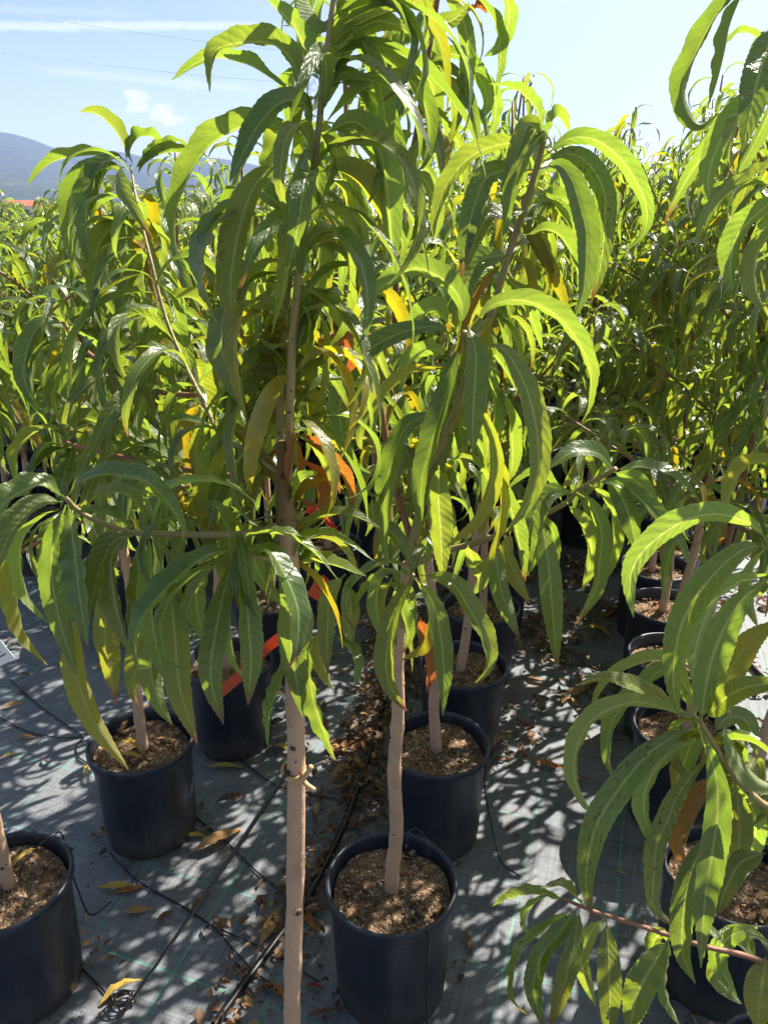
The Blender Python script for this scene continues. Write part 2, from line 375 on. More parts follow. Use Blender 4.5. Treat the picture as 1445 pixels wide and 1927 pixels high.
def hill_material():
    m, t, b = material('wooded_hillside')
    tcn = t.new('ShaderNodeTexCoord'); v = tcn.outputs['Object']
    n = t.noise(v, 0.012, 8, 0.7); n2 = t.noise(v, 0.06, 5, 0.7)
    c = t.mix(t.smooth(n2, 0.35, 0.65), (0.016, 0.030, 0.014), (0.042, 0.055, 0.024)); c = t.mix(t.smooth(n, 0.55, 0.72, 0, 0.7), c, (0.11, 0.11, 0.06))
    t.put(b.inputs['Base Color'], c); b.inputs['Roughness'].default_value = 0.95; b.inputs['Specular IOR Level'].default_value = 0.05
    t.put(b.inputs['Normal'], t.bump(n2, 0.9, 8.0)); return m
M_HILL = hill_material()
hill('hill_far', [(-700, 262), (-400, 240), (-150, 236), (0, 248), (60, 262), (120, 283), (180, 281), (240, 288), (300, 300), (380, 296), (440, 302), (520, 318), (620, 330), (760, 352), (950, 366), (1250, 378), (1700, 384), (2200, 388)], 1900, 900, 3)
hill('hill_near', [(-700, 318), (-300, 322), (-100, 318), (40, 330), (120, 352), (200, 362), (330, 372), (520, 380), (800, 390), (1200, 394), (1900, 396)], 1250, 500, 8)
air = MB(); air.box((0, 1450, 148), (7000, 3300, 304))
hz = bpy.data.materials.new('air'); hz.use_nodes = True; ht = NT(hz.node_tree); ht.n.remove(ht.n['Principled BSDF'])
pv = ht.new('ShaderNodeVolumePrincipled'); pv.inputs['Color'].default_value = (0.44, 0.58, 1.0, 1); pv.inputs['Density'].default_value = 0.00027; pv.inputs['Anisotropy'].default_value = 0.1
ht.l.new(pv.outputs[0], ht.n['Material Output'].inputs['Volume'])
tag(air.build('haze', hz, smooth=False), kind='stuff')

# ------------------------------------------------------------------ leaves
def leaf_arrays(C, N, width, nac=4, serr=0.05, fold=0.4, curl=0.0, wave=0.0, petiole=0.06, wseed=0, wid2=1.0):
    """C: centre line (n,3); N: top-side normal (n,3). Returns verts, faces, uvs."""
    n = len(C); r = random.Random(wseed)
    T = np.gradient(C, axis=0); T /= np.linalg.norm(T, axis=1)[:, None] + 1e-9
    N = N - (N * T).sum(1)[:, None] * T; N /= np.linalg.norm(N, axis=1)[:, None] + 1e-9
    W = np.cross(T, N)
    s = np.linspace(0, 1, n); q = np.clip((s - petiole) / (1 - petiole), 0, 1)
    prof = (q ** 0.72) * ((1 - q) ** 1.02); prof /= prof.max()
    prof = np.maximum(prof, 0.055 * (s < petiole + .03)); prof[-1] = 0.004
    hw = width / 2 * prof
    ph1, ph2, k1 = r.uniform(0, 6), r.uniform(0, 6), r.uniform(3.5, 6.5)
    step = np.linalg.norm(C[-1] - C[-2]) if n > 2 else 0
    xs = np.linspace(-1, 1, nac + 1); rows = []
    for i in range(n):
        for x in xs:
            a = abs(x); ww = hw[i] * x; off = T[i] * 0
            if a > 0.99 and serr and 0 < i < n - 1:
                if i % 2: ww *= 1 - serr
                else: off = T[i] * step * 0.45
            f = fold * (0.35 + 0.65 * min(1, q[i] * 3)) * (1 - 0.4 * q[i])
            h = hw[i] * (math.sin(f) * a + curl * a * a)
            h += wave * hw[i] * a * math.sin(k1 * 6.28 * s[i] + (ph1 if x > 0 else ph2))
            rows.append(C[i] + off + W[i] * ww * math.cos(f) + N[i] * h)
    m = nac + 1
    faces = [(i * m + j, i * m + j + 1, (i + 1) * m + j + 1, (i + 1) * m + j) for i in range(n - 1) for j in range(nac)]
    uv = np.array([((x + 1) / 2, si) for si in s for x in xs])
    return np.array(rows), faces, uv
def leaf_mesh(name, parts, mat):
    v = []; f = []; u = []; b = 0
    for (vv, ff, uu) in parts:
        v.append(vv); u.append(uu); f += [tuple(i + b for i in q) for q in ff]; b += len(vv)
    v = np.vstack(v); u = np.vstack(u)
    me = bpy.data.meshes.new(name); me.from_pydata(v.tolist(), [], f); me.materials.append(mat)
    lay = me.uv_layers.new(name='UVMap'); idx = np.array([i for q in f for i in q])
    lay.data.foreach_set('uv', u[idx].astype(np.float32).ravel())
    me.polygons.foreach_set('use_smooth', [True] * len(f)); me.update(); return me

def local_leaf(e0, e1, p, L, width, n, nac, seed, side=0.0, twist=0.0, fold=0.4, serr=0.05, wave=0.08, curl=0.0):
    """leaf in its own frame: leaves the twig along +x, top side up, droops."""
    s = np.linspace(0, 1, n); e = R(e0) + (R(e1) - R(e0)) * s ** p
    az = R(side) * s ** 1.5
    d = np.stack([np.cos(e) * np.cos(az), np.cos(e) * np.sin(az), np.sin(e)], 1); step = L / (n - 1)
    C = np.vstack([[0, 0, 0], np.cumsum((d[:-1] + d[1:]) / 2 * step, 0)])
    N = np.stack([-np.sin(e) * np.cos(az), -np.sin(e) * np.sin(az), np.cos(e)], 1)
    B = np.cross(d, N); tw = R(twist) * s
    N = N * np.cos(tw)[:, None] + B * np.sin(tw)[:, None]
    return leaf_arrays(C, N, width, nac, serr, fold, curl, wave, wseed=seed)

SHAPES = [(52, -125, 0.9, 10, 14), (35, -110, 0.85, -14, -20), (66, -120, 1.0, 18, 10), (40, -150, 0.8, 20, 25), (55, -150, 1.0, -8, -15), (45, -165, 0.95, 14, 40),
          (5, -105, 0.7, 12, -25), (45, -175, 1.1, -12, 12), (68, -115, 1.1, 15, -8), (15, -95, 0.6, -18, 35), (30, -125, 0.9, 5, -40), (75, -135, 1.2, -16, 5),
          (50, -130, 0.8, 22, 20), (-20, -95, 0.6, 0, -12)]
VAR = []
for i, (e0, e1, p, sd, tw) in enumerate(SHAPES):
    VAR.append(leaf_mesh('leaf', [local_leaf(e0, e1, p, 0.190, 0.0222, 28, 4, i, sd, tw, fold=0.40 + 0.06 * (i % 5), wave=0.10)], M_LEAF))
LOWV = []
for i, (e0, e1, p, sd, tw) in enumerate(SHAPES):
    LOWV.append(local_leaf(e0, e1, p, 0.190, 0.0235, 9, 2, i, sd, tw, fold=0.45, serr=0, wave=0))

def leaf_obj(me, parent, loc, quat, scale, colr):
    o = bpy.data.objects.new('leaf', me); o.rotation_mode = 'QUATERNION'
    o.location = loc; o.rotation_quaternion = quat; o.scale = (scale, scale * (0.78 + 0.5 * ((abs(loc[0]) * 971.3 + abs(loc[2]) * 577.7) % 1.0)), scale); o.color = colr
    col.objects.link(o); o.parent = parent; return o

def shade(r, yellow=0.12):
    """per leaf: yellowing, spots, brightness, burnt tip"""
    y = r.uniform(0.0, 0.30)
    if r.random() < yellow: y = r.uniform(0.42, 0.8)
    return (y, r.random() ** 2, r.uniform(0.30, 0.72), 1.0 if r.random() < 0.16 else 0.0)

def traced_leaf(parent, pts, wpx, side, Yb, dY, colr, seed, theta=None, fold=None, nseg=46):
    """a leaf followed along the photo, standing at its real distance (Yb at the base, bulging by dY)."""
    r = random.Random(seed); k = len(pts)
    seg = np.r_[0, np.cumsum([math.dist(pts[i], pts[i + 1]) for i in range(k - 1)])]; seg /= seg[-1]
    W3 = [P(x, y, Yb + dY * (1.6 * s - 0.6 * s * s)) for (x, y), s in zip(pts, seg)]
    C = spline(W3, nseg)
    T = np.gradient(C, axis=0); T /= np.linalg.norm(T, axis=1)[:, None]
    Vw = np.array((0, 0, CAM_H)) - C; zc = np.linalg.norm(Vw, axis=1); Vw /= zc[:, None]
    Vp = Vw - (Vw * T).sum(1)[:, None] * T; Vp /= np.linalg.norm(Vp, axis=1)[:, None] + 1e-9
    Pp = np.cross(T, Vp)
    chord = (C[0] + C[-1]) / 2; bul = C[nseg // 2] - chord
    sg = (Pp[nseg // 2] @ bul) + 0.25 * (Pp[nseg // 2] @ np.array((0, 0, 1.0))) * np.linalg.norm(C[-1] - C[0]) * 0.5
    sg = 1.0 if sg > 0 else -1.0
    # every leaf is about 36 mm across; the roll and the fold decide how much of that shows
    full = r.uniform(0.033, 0.039); wpx = wpx * 0.80; rho = wpx * zc.mean() / FPX / full
    if rho > 1.0: full = min(full * rho, 0.056); rho = wpx * zc.mean() / FPX / full
    fo = fold if fold is not None else (r.uniform(0.30, 0.45) if rho > 0.85 else r.uniform(0.5, 0.8))
    def shown(a): return (abs(math.cos(a - fo)) + max(0.0, math.cos(a + fo))) / 2
    cand = [R(a) for a in range(4, 74, 2)]
    th0 = min(cand, key=lambda a: abs(shown(a) - min(rho, 0.97)))
    if shown(th0) > rho * 1.1: full *= rho / shown(th0)
    th1 = th0 + R(r.uniform(-30, 22)); th = (th0 * 1.12) + (th1 - th0 * 1.12) * np.linspace(0, 1, nseg) ** 1.2
    sv = 1.0 if side == 't' else -1.0
    N = sv * Vp * np.cos(th)[:, None] + sg * Pp * np.sin(th)[:, None]
    vv, ff, uu = leaf_arrays(C, N, full, 6, 0.06, fo, r.uniform(-0.20, 0.05), r.uniform(0.03, 0.12), wseed=seed, petiole=0.045)
    base = C[0].copy(); o = bpy.data.objects.new('leaf', leaf_mesh('leaf', [(vv - base, ff, uu)], M_LEAF))
    o.color = colr; o.location = Vector(base) - parent.location
    col.objects.link(o); o.parent = parent; return o

def branch(parent, pts, r0, r1, mat, name='branch', n=8, knots=0, seed=0, nodes=True):
    k = max(6, int(len(pts) * 6)); c = spline(pts, k); r = random.Random(seed)
    rad = [r0 + (r1 - r0) * i / (k - 1) for i in range(k)]
    rad = [q * (1 + r.uniform(-0.05, 0.05) + 0.05 * math.sin(i * 1.9 + seed)) for i, q in enumerate(rad)]
    b = MB(); b.tube(c, rad, n)
    for j in range(knots):                                      # old bud scars standing proud of the bark
        i = r.randrange(1, k - 2); f = r.random(); p = c[i] * (1 - f) + c[i + 1] * f; a = r.gauss(-1.5, 1.25)
        nn = np.array((math.cos(a), math.sin(a), 0)); q = p + nn * rad[i] * 0.86; h = rad[i] * (0.18 + 0.5 * r.random() ** 2)
        b.tube([q, q + nn * rad[i] * 0.14, q + nn * rad[i] * 0.24], [h, h * 0.9, h * 0.35], 7, 1)
        b.tube([q + nn * rad[i] * 0.1, q + nn * rad[i] * 0.27], [h * 0.8, h * 0.5], 6, 2)
    loc = tuple(c[0]); b.v = [(x - loc[0], y - loc[1], z - loc[2]) for x, y, z in b.v]
    o = bpy.data.objects.new(name, b.mesh(name, [mat, mat, M_KNOT])); o.location = Vector(loc) - parent.location
    link(o, parent); return o, c

def dress(parent, c, n, r, t0=0.15, t1=1.0, scale=(0.75, 1.15), yellow=0.12, toward=None, out=None):
    """hang n leaves round the shoot c, spirally; toward limits them to one side."""
    k = len(c); az = r.uniform(0, 6.28)
    for j in range(n):
        f = (t0 + (t1 - t0) * (j + r.random() * 0.6) / n) * (k - 1); i = int(min(f, k - 2)); p = c[i] + (c[i + 1] - c[i]) * (f - i)
        az += 2.4 + r.uniform(-0.4, 0.4); a = az
        if toward is not None: a = toward + r.uniform(-0.95, 0.95)
        q = Quaternion((0, 0, 1), a) @ Quaternion((0, 1, 0), R(r.uniform(-22, 22))) @ Quaternion((1, 0, 0), R(r.uniform(-28, 28)))
        sc = r.uniform(*scale)
        if f > 0.93 * (k - 1): sc *= 0.8
        vi = r.randrange(len(VAR)); cl = shade(r, yellow)
        if out is not None: out.append((vi, p, q, sc, cl))
        else: leaf_obj(VAR[vi], parent, Vector(p) - parent.location, q, sc, cl)

# ------------------------------------------------------------------ potted trees
H_POT, R_TOP, R_BOT = 0.30, 0.138, 0.118
def pot_mesh():
    b = MB(); prof = [(0.0, 0.004), (R_BOT - 0.012, 0.004), (R_BOT - 0.004, 0.0), (R_BOT, 0.004), (R_BOT + 0.003, 0.05), (R_TOP - 0.010, 0.268), (R_TOP - 0.009, 0.272), (R_TOP - 0.002, 0.274),
                      (R_TOP, 0.278), (R_TOP + 0.001, 0.295), (R_TOP - 0.001, 0.299), (R_TOP - 0.005, 0.300), (R_TOP - 0.008, 0.298), (R_TOP - 0.010, 0.288), (R_TOP - 0.013, 0.24), (R_TOP - 0.016, 0.22)]
    b.lathe(prof, 48); return b.mesh('pot', M_POT)
POT = pot_mesh()
def soil_mesh(seed):
    r = np.random.default_rng(seed); rr = [0.0, 0.012, 0.024, 0.036, 0.048, 0.06, 0.072, 0.084, 0.096, 0.106, 0.115, 0.1225]; n = 40; v = []; f = []
    for i, q in enumerate(rr):
        for j in range(n):
            a = 2 * math.pi * j / n
            z = 0.262 + 0.007 * math.sin(3 * a + seed) * q / 0.12 + 0.012 * math.exp(-(q / 0.04) ** 2) + r.uniform(-0.0032, 0.0032) * (i > 0)
            v.append((q * math.cos(a), q * math.sin(a), z))
    f = [(i * n + j, i * n + (j + 1) % n, (i + 1) * n + (j + 1) % n, (i + 1) * n + j) for i in range(len(rr) - 1) for j in range(n)]
    b = MB(); b.add(v, f)
    for k in range(110):                                         # crumbs of bark and perlite on the surface
        a, q = r.uniform(0, 6.28), 0.118 * math.sqrt(r.uniform(0, 1)); s = r.uniform(0.0015, 0.0042) if k < 85 else r.uniform(0.005, 0.0095); c = (q * math.cos(a), q * math.sin(a), 0.264)
        d = Vector(r.normal(size=3)).normalized(); rot = d.to_track_quat('Z', 'Y').to_matrix()
        b.box(c, (s * 2, s * 1.4, s), 0, rot)
    return b.mesh('soil', M_SOIL, smooth=False)
SOILS = [soil_mesh(k) for k in range(3)]

def potted(x, y, label, group='potted peach trees standing in rows', seed=0):
    root = empty('potted_peach_tree', (x, y, 0)); tag(root, label, 'potted tree', group)
    p = link(bpy.data.objects.new('pot', POT), root); p.rotation_euler = (0, 0, seed * 1.7)
    s = link(bpy.data.objects.new('soil', SOILS[seed % 3]), root); s.rotation_euler = (0, 0, seed * 2.3)
    return root

def grow(root, seed, height, lean=(0, 0), nleaf=220, individually=True, keep=None, low=0.95, spread=0.36, big=1.0):
    """the ordinary young tree: bare whip up to the graft, then shoots with drooping leaves."""
    r = random.Random(seed * 31 + 5); X, Y = root.location.x, root.location.y
    g0 = low + r.uniform(-0.08, 0.08)
    base = np.array((X + r.uniform(-.012, .012), Y + r.uniform(-.012, .012), 0.258))
    gp = np.array((X + lean[0] * 0.4 + r.uniform(-.02, .02), Y + lean[1] * 0.4 + r.uniform(-.02, .02), g0))
    pts = [base, base + (gp - base) * 0.04 + (0, 0, 0), base * 0.66 + gp * 0.34 + np.array((r.uniform(-.012, .012), r.uniform(-.012, .012), 0)), base * 0.3 + gp * 0.7 + np.array((r.uniform(-.012, .012), 0, 0)), gp]
    branch(root, pts, 0.0150, 0.0115, M_TRUNK, 'trunk', 10, 9, seed)
    tip = np.array((X + lean[0] + r.uniform(-.03, .03), Y + lean[1] + r.uniform(-.03, .03), height))
    mid = gp * 0.5 + tip * 0.5 + np.array((r.uniform(-.035, .035), r.uniform(-.035, .035), 0))
    _, lead = branch(root, [gp, mid, tip], 0.0085, 0.0028, M_TWIG, 'branch', 7, 3, seed + 1)
    shoots = [(lead, int(nleaf * 0.24))]
    nb = r.randint(6, 8); a = r.uniform(0, 6.28)
    for j in range(nb):
        f = j / (nb - 1); i = int(f * 0.62 * (len(lead) - 1)); s0 = lead[i]
        a += 2.4 + r.uniform(-.3, .3); ln = spread * (1.15 - 0.45 * f) * r.uniform(0.85, 1.15); el = R(r.uniform(8, 48) + 18 * f)
        dx = np.array((math.cos(a) * math.cos(el), math.sin(a) * math.cos(el), math.sin(el)))
        e = s0 + dx * ln; m_ = s0 + dx * ln * 0.5 + np.array((0, 0, 0.035 * r.uniform(-.5, 1)))
        _, c = branch(root, [s0, m_, e], 0.0052, 0.0022, M_TWIG if r.random() < .6 else M_STEM, 'branch', 6, 0, seed + j)
        shoots.append((c, int(nleaf * 0.76 / nb)))
    out = []
    for c, n in shoots: dress(root, c, n, r, 0.08 if c is lead else 0.2, 1.0, (0.75 * big, 1.2 * big), 0.10, None, out)
    if keep is not None: out = [q for q in out if keep(q[1])]
    if individually:
        for vi, p, q, sc, cl in out: leaf_obj(VAR[vi], root, Vector(p) - root.location, q, sc, cl)
    else:
        parts = []
        for vi, p, q, sc, cl in out:
            vv, ff, uu = LOWV[vi]; Rm = np.array(q.to_matrix()) * sc
            parts.append((vv @ Rm.T + (p - np.array(root.location)), ff, uu))
        o = bpy.data.objects.new('foliage', leaf_mesh('foliage', parts, M_LEAF)); o['kind'] = 'stuff'; o.color = (0.16, 0.2, 0.5, 0)
        link(o, root)
    return root
def copy_tree(root, x, y, rz, label, group, scale=1.0):
    c = root.copy(); col.objects.link(c); c.location = (x, y, 0); c.rotation_euler = (0, 0, rz); c['label'] = label; c['group'] = group
    for ch in root.children:
        d = ch.copy(); col.objects.link(d); d.parent = c
        if ch.name.startswith(('trunk', 'branch', 'leaf', 'foliage')) and scale != 1.0:
            d.location = ch.location * 1.0; d.location.z = 0.258 + (ch.location.z - 0.258) * scale if not ch.name.startswith('foliage') else 0
    return c

# colours of traced leaves: (yellowing, spots, brightness, burnt tip)
CC = {'g': (0.10, 0.10, 0.52, 0), 'l': (0.22, 0.10, 0.70, 0), 'd': (0.02, 0.10, 0.40, 0), 'y': (0.50, 0.30, 0.62, 0), 'o': (0.98, 0.3, 0.60, 1), 'v': (0.42, 0.55, 0.42, 1),
      's': (0.18, 0.95, 0.50, 1), 'r': (0.22, 0.35, 0.52, 1), 'p': (0.26, 0.10, 0.98, 0), 'b': (0.84, 0.5, 0.40, 1)}
_n = [0]
def leaves(parent, Y, rows):
    for row in rows:
        pts, wpx, sd, c = row[0], row[1], row[2], row[3]
        kw = row[4] if len(row) > 4 else {}
        _n[0] += 1; r = random.Random(_n[0] * 77)
        dY = kw.get('dY', (-0.055 if sd == 't' else 0.035) + r.uniform(-0.015, 0.015))
        b = CC[c]; cl = (b[0] + r.uniform(-.05, .05), b[1], b[2] + r.uniform(-.07, .07), b[3])
        pp = [(pts[i], pts[i + 1]) for i in range(0, len(pts), 2)]
        traced_leaf(parent, pp, wpx, sd, Y + kw.get('y', r.uniform(-0.006, 0.006)), dY, cl, _n[0], kw.get('th'), kw.get('fold'))
def px(Ys, *xy):
    n = len(xy) // 2
    if not hasattr(Ys, '__len__'): Ys = (Ys, Ys)
    return [P(xy[2 * i], xy[2 * i + 1], Ys[0] + (Ys[1] - Ys[0]) * i / max(1, n - 1)) for i in range(n)]

# ---- front tree
T0 = potted(-0.13, 0.75, 'young peach tree nearest the camera, bare trunk bound with a tan tie', seed=1)
branch(T0, [(-0.128, .75, .255), (-.128, .75, .35)] + px(.75, 550, 1927, 556, 1650, 557, 1380, 549, 1160, 540, 990), 0.0126, 0.0104, M_TRUNK, 'trunk', 16, 17, 4)
branch(T0, px(.75, 540, 1000, 536, 950, 534, 900, 533, 830), 0.0111, 0.0056, M_GRAFT, 'branch', 14, 8, 11)
_, c1 = branch(T0, px(.75, 541, 900, 545, 820, 547, 730, 552, 620, 565, 490, 581, 380, 592, 300, 600, 240, 608, 160, 618, 70, 630, -20, 640, -110), 0.0050, 0.0020, M_STEM, 'branch', 12, 14, 2)
_, c2 = branch(T0, px((.76, .80), 530, 880, 527, 800, 529, 700, 533, 620, 545, 520), 0.0046, 0.0032, M_STEM, 'branch', 10, 4, 3)
_, c3 = branch(T0, px((.76, 1.0), 526, 890, 470, 850, 418, 822, 385, 760, 346, 680, 310, 590, 282, 480, 262, 400, 250, 335, 246, 312), 0.0032, 0.0013, M_STEM, 'branch', 8, 6, 5)
_, c4 = branch(T0, px((.75, .69), 538, 985, 470, 1003, 400, 1006, 262, 1003, 195, 985, 150, 962, 124, 937), 0.0044, 0.0024, M_STEM, 'branch', 8, 3, 6)
_, c5 = branch(T0, px((.75, .71), 545, 1085, 510, 1055, 478, 1047, 446, 1036), 0.0040, 0.0024, M_STEM, 'branch', 8, 2, 7)
_, c6 = branch(T0, px((.93, 1.02), 325, 620, 306, 590, 292, 570), 0.0032, 0.0024, M_TWIG, 'branch', 6, 0, 8)
_, c7 = branch(T0, px((.88, 1.05), 375, 745, 290, 735, 205, 692, 150, 648, 118, 606), 0.0036, 0.0024, M_TWIG, 'branch', 6, 2, 9)
_, c8 = branch(T0, px((.82, .98), 480, 905, 400, 890, 325, 880, 230, 860, 140, 838, 124, 830), 0.0042, 0.0026, M_TWIG, 'branch', 7, 3, 10)
leaves(T0, .75, [
 ((571,188, 552,120, 514,85, 450,82, 403,102, 395,174), 40, 'u', 'g', {'dY': -.01, 'th': 35}),
 ((561,186, 514,150, 458,119, 389,111, 323,151), 29, 'u', 'l'),
 ((600,150, 577,97, 550,47, 500,-6), 36, 'u', 'l'),
 ((590,246, 572,196, 530,194, 486,238, 453,299, 432,343), 46, 't', 'd', {'dY': -.05}),
 ((580,257, 514,238, 453,241, 389,282, 350,346, 332,400, 330,450, 342,490), 42, 'u', 'g', {'th': 52}),
 ((596,262, 575,290, 558,370, 547,440, 534,540, 512,630), 50, 't', 'g', {'th': 18, 'fold': .35}),
 ((612,265, 622,310, 603,385), 24, 't', 'd'),
 ((608,257, 640,236, 672,232, 709,271, 726,346, 735,430, 742,515), 46, 'u', 'l'),
 ((600,324, 638,318, 680,341, 718,393, 737,450), 42, 'u', 'y'),
 ((587,403, 618,403, 648,450, 655,515, 647,600, 613,655, 586,698), 30, 'u', 'p', {'th': 30}),
 ((592,405, 600,440, 602,490, 597,570), 44, 'u', 'l', {'y': .05}),
 ((582,472, 610,465, 645,482, 668,530), 26, 'u', 'l', {'y': .04}),
 ((610,340, 640,352, 672,405, 680,470), 32, 'u', 'l', {'y': .05}),
 ((540,315, 497,330, 470,370, 447,450, 434,540, 440,590, 461,640), 58, 'u', 'v', {'dY': -.03}),
 ((470,370, 431,405, 403,432, 384,485, 386,540, 411,615), 38, 't', 'd'),
 ((470,372, 433,385, 389,440, 370,485, 375,540), 34, 't', 'd', {'y': .03}),
 ((545,485, 528,490, 497,498, 475,526, 456,580, 439,637, 442,706, 464,756), 40, 'u', 'v'),
 ((450,560, 425,580, 418,655, 440,715, 466,776), 46, 't', 'v', {'dY': -.02}),
 ((545,600, 523,590, 497,581, 475,590, 456,612), 20, 'u', 'y'),
 ((544,645, 508,645, 478,623), 14, 'u', 'p'),
 ((540,685, 515,668, 480,665, 455,690), 22, 'u', 'l'),
 ((540,688, 505,700, 478,740, 465,790), 34, 'u', 'v', {'y': .03}),
 ((575,560, 600,585, 609,640, 606,700, 596,760, 569,818), 32, 'u', 'v'),
 ((598,640, 633,645, 655,668, 648,706), 32, 'u', 'o', {'y': .05}),
 ((552,768, 583,792, 611,820, 641,850), 24, 'u', 'y'),
 ((560,820, 585,838, 611,858, 647,900, 666,955), 28, 'u', 'b', {'th': 45}),
 ((550,782, 553,830, 547,886, 541,948), 30, 'u', 'o', {'y': -.03}),
 ((548,800, 560,850, 562,900, 552,950), 20, 'u', 'b', {'y': -.02}), ((535,840, 510,862, 498,905, 505,950), 22, 'u', 'o', {'y': .02}), ((530,880, 500,900, 480,940, 476,990), 26, 'u', 'v', {'y': .02}),
 ((556,815, 590,830, 618,870, 640,930), 22, 'u', 'o', {'y': .03}), ((560,860, 590,890, 600,940, 596,985), 30, 'u', 'b', {'y': .04}), ((525,800, 490,790, 470,830, 466,880), 26, 'u', 'b', {'y': .03}),
 ((548,930, 575,950, 600,960, 622,985), 16, 'u', 'o', {'y': .0}), ((545,720, 575,730, 590,770, 592,830), 28, 'u', 'v', {'y': .03}), ((540,740, 505,745, 480,790, 470,850), 30, 'u', 'v', {'y': .04}),
 ((535,770, 500,800, 494,850, 500,900), 34, 'u', 'y', {'y': .05}), ((540,640, 575,625, 605,660, 620,730), 28, 'u', 'v', {'y': .05}), ((552,600, 520,620, 500,680, 502,740), 30, 'u', 'l', {'y': .05}),
 ((551,941, 562,915, 575,900, 600,889), 26, 't', 'p'),
 ((460,740, 446,790, 439,830, 442,875, 449,930), 24, 't', 'r', {'th': 10}),
 ((430,800, 408,835, 395,900, 393,980, 408,1045), 58, 'u', 'y', {'th': 10, 'y': .02}),
 ((605,210, 622,155, 650,80, 700,43, 740,45, 775,65), 50, 'u', 'l'),
 ((618,90, 660,55, 730,22, 820,-8), 42, 'u', 'l'),
 ((606,238, 640,205, 695,163, 759,144, 798,153), 28, 'u', 'l', {'y': .02}),
 ((628,20, 610,40, 590,20, 560,-30), 30, 'u', 'l'),
 ((600,180, 575,200, 566,235, 575,260), 26, 'u', 'g'),
 ((596,245, 560,245, 525,262, 512,320, 520,400), 40, 'u', 'l', {'y': .05}),
 ((560,525, 540,560, 520,640, 518,720), 30, 'u', 'v', {'y': .04}),
 ((556,560, 580,600, 575,660, 565,700), 22, 't', 'p', {'y': .03}),
])
leaves(T0, 1.0, [
 ((239,307, 232,271, 210,238, 180,213, 151,210), 24, 'u', 'g'),
 ((249,310, 246,282, 263,258, 291,260, 313,282, 321,306), 26, 'u', 'g'),
 ((257,332, 277,305, 313,288, 354,291, 380,316), 26, 'u', 'g'),
 ((252,322, 290,282, 330,266, 366,286), 18, 'u', 'd'),
 ((238,313, 205,294, 152,294, 97,307, 50,349), 22, 'u', 'g'),
 ((240,305, 216,294, 183,321, 166,374, 163,443, 166,496), 34, 't', 'd'),
 ((236,316, 195,312, 155,330, 136,374, 133,429, 144,479, 166,518), 30, 'u', 'd'),
 ((240,332, 210,318, 191,346, 180,400, 177,430), 28, 't', 'd'),
 ((246,343, 249,380, 241,424, 238,479, 237,530), 30, 't', 'r'),
 ((252,400, 225,425, 200,440, 183,474, 177,526, 173,576), 44, 't', 'd'),
 ((245,368, 215,373, 190,388, 172,410), 20, 'u', 'l'),
 ((263,402, 288,424, 305,457, 299,507, 288,540), 26, 'u', 'g'),
 ((274,460, 270,498, 274,562), 30, 't', 'd'),
 ((262,400, 230,420, 205,470, 195,520), 30, 'u', 'g', {'y': .04}),
 ((277,566, 235,556, 180,582, 150,615, 136,657, 141,693), 24, 't', 'p'),
 ((291,579, 249,590, 216,621, 205,671, 213,754, 222,798), 32, 't', 'r'),
 ((293,593, 285,629, 285,698, 291,754, 298,782), 36, 't', 'r', {'th': 15}),
 ((299,563, 313,596, 320,638, 318,687), 26, 't', 'd'),
 ((285,590, 255,640, 240,690, 236,726, 243,765), 46, 'u', 'g', {'y': .03}),
 ((284,640, 266,676, 252,726, 257,795, 277,842, 305,867), 28, 'u', 'p'),
 ((300,570, 340,560, 372,566, 400,600), 22, 'u', 'g'),
 ((318,640, 345,625, 372,636, 395,665), 22, 'u', 'g'),
 ((355,700, 335,730, 322,790, 330,850), 34, 't', 'v'),
 ((380,760, 360,800, 350,860, 345,905), 38, 't', 'v', {'y': -.05}),
 ((345,680, 372,690, 380,740, 370,800), 36, 'u', 'y', {'y': -.05}),
])
leaves(T0, 1.03, [
 ((118,608, 80,608, 55,651, 46,698, 53,734, 72,768), 30, 't', 'd'),
 ((112,606, 80,604, 60,625, 49,652), 15, 'u', 'g'),
 ((133,638, 97,651, 72,685, 64,726, 69,779), 24, 't', 'g'),
 ((172,675, 138,676, 108,704, 97,748, 111,795), 30, 'u', 'g'),
 ((170,682, 140,695, 127,740, 147,790), 34, 'u', 'd', {'y': .03}),
 ((172,680, 174,725, 147,770), 14, 't', 'p'),
 ((122,604, 150,590, 175,592), 16, 'u', 'l'),
 ((200,690, 215,720, 210,770, 190,800), 24, 'u', 'g'),
])
leaves(T0, .97, [
 ((130,815, 91,806, 55,823, 30,859, 33,912), 26, 'u', 'g'),
 ((130,822, 150,790, 188,795, 222,823, 249,887), 32, 'u', 'd'),
 ((128,836, 91,840, 72,862, 58,906), 22, 't', 'g'),
 ((132,840, 97,854, 64,884, 47,925), 26, 't', 'd'),
 ((138,842, 132,865, 122,895, 108,940), 42, 't', 'd'),
 ((150,845, 150,880, 160,920, 150,950), 26, 'u', 'g'),
 ((205,858, 185,880, 170,905), 18, 'u', 'l'),
 ((260,868, 275,900, 270,950, 280,985), 24, 'u', 'g'),
])
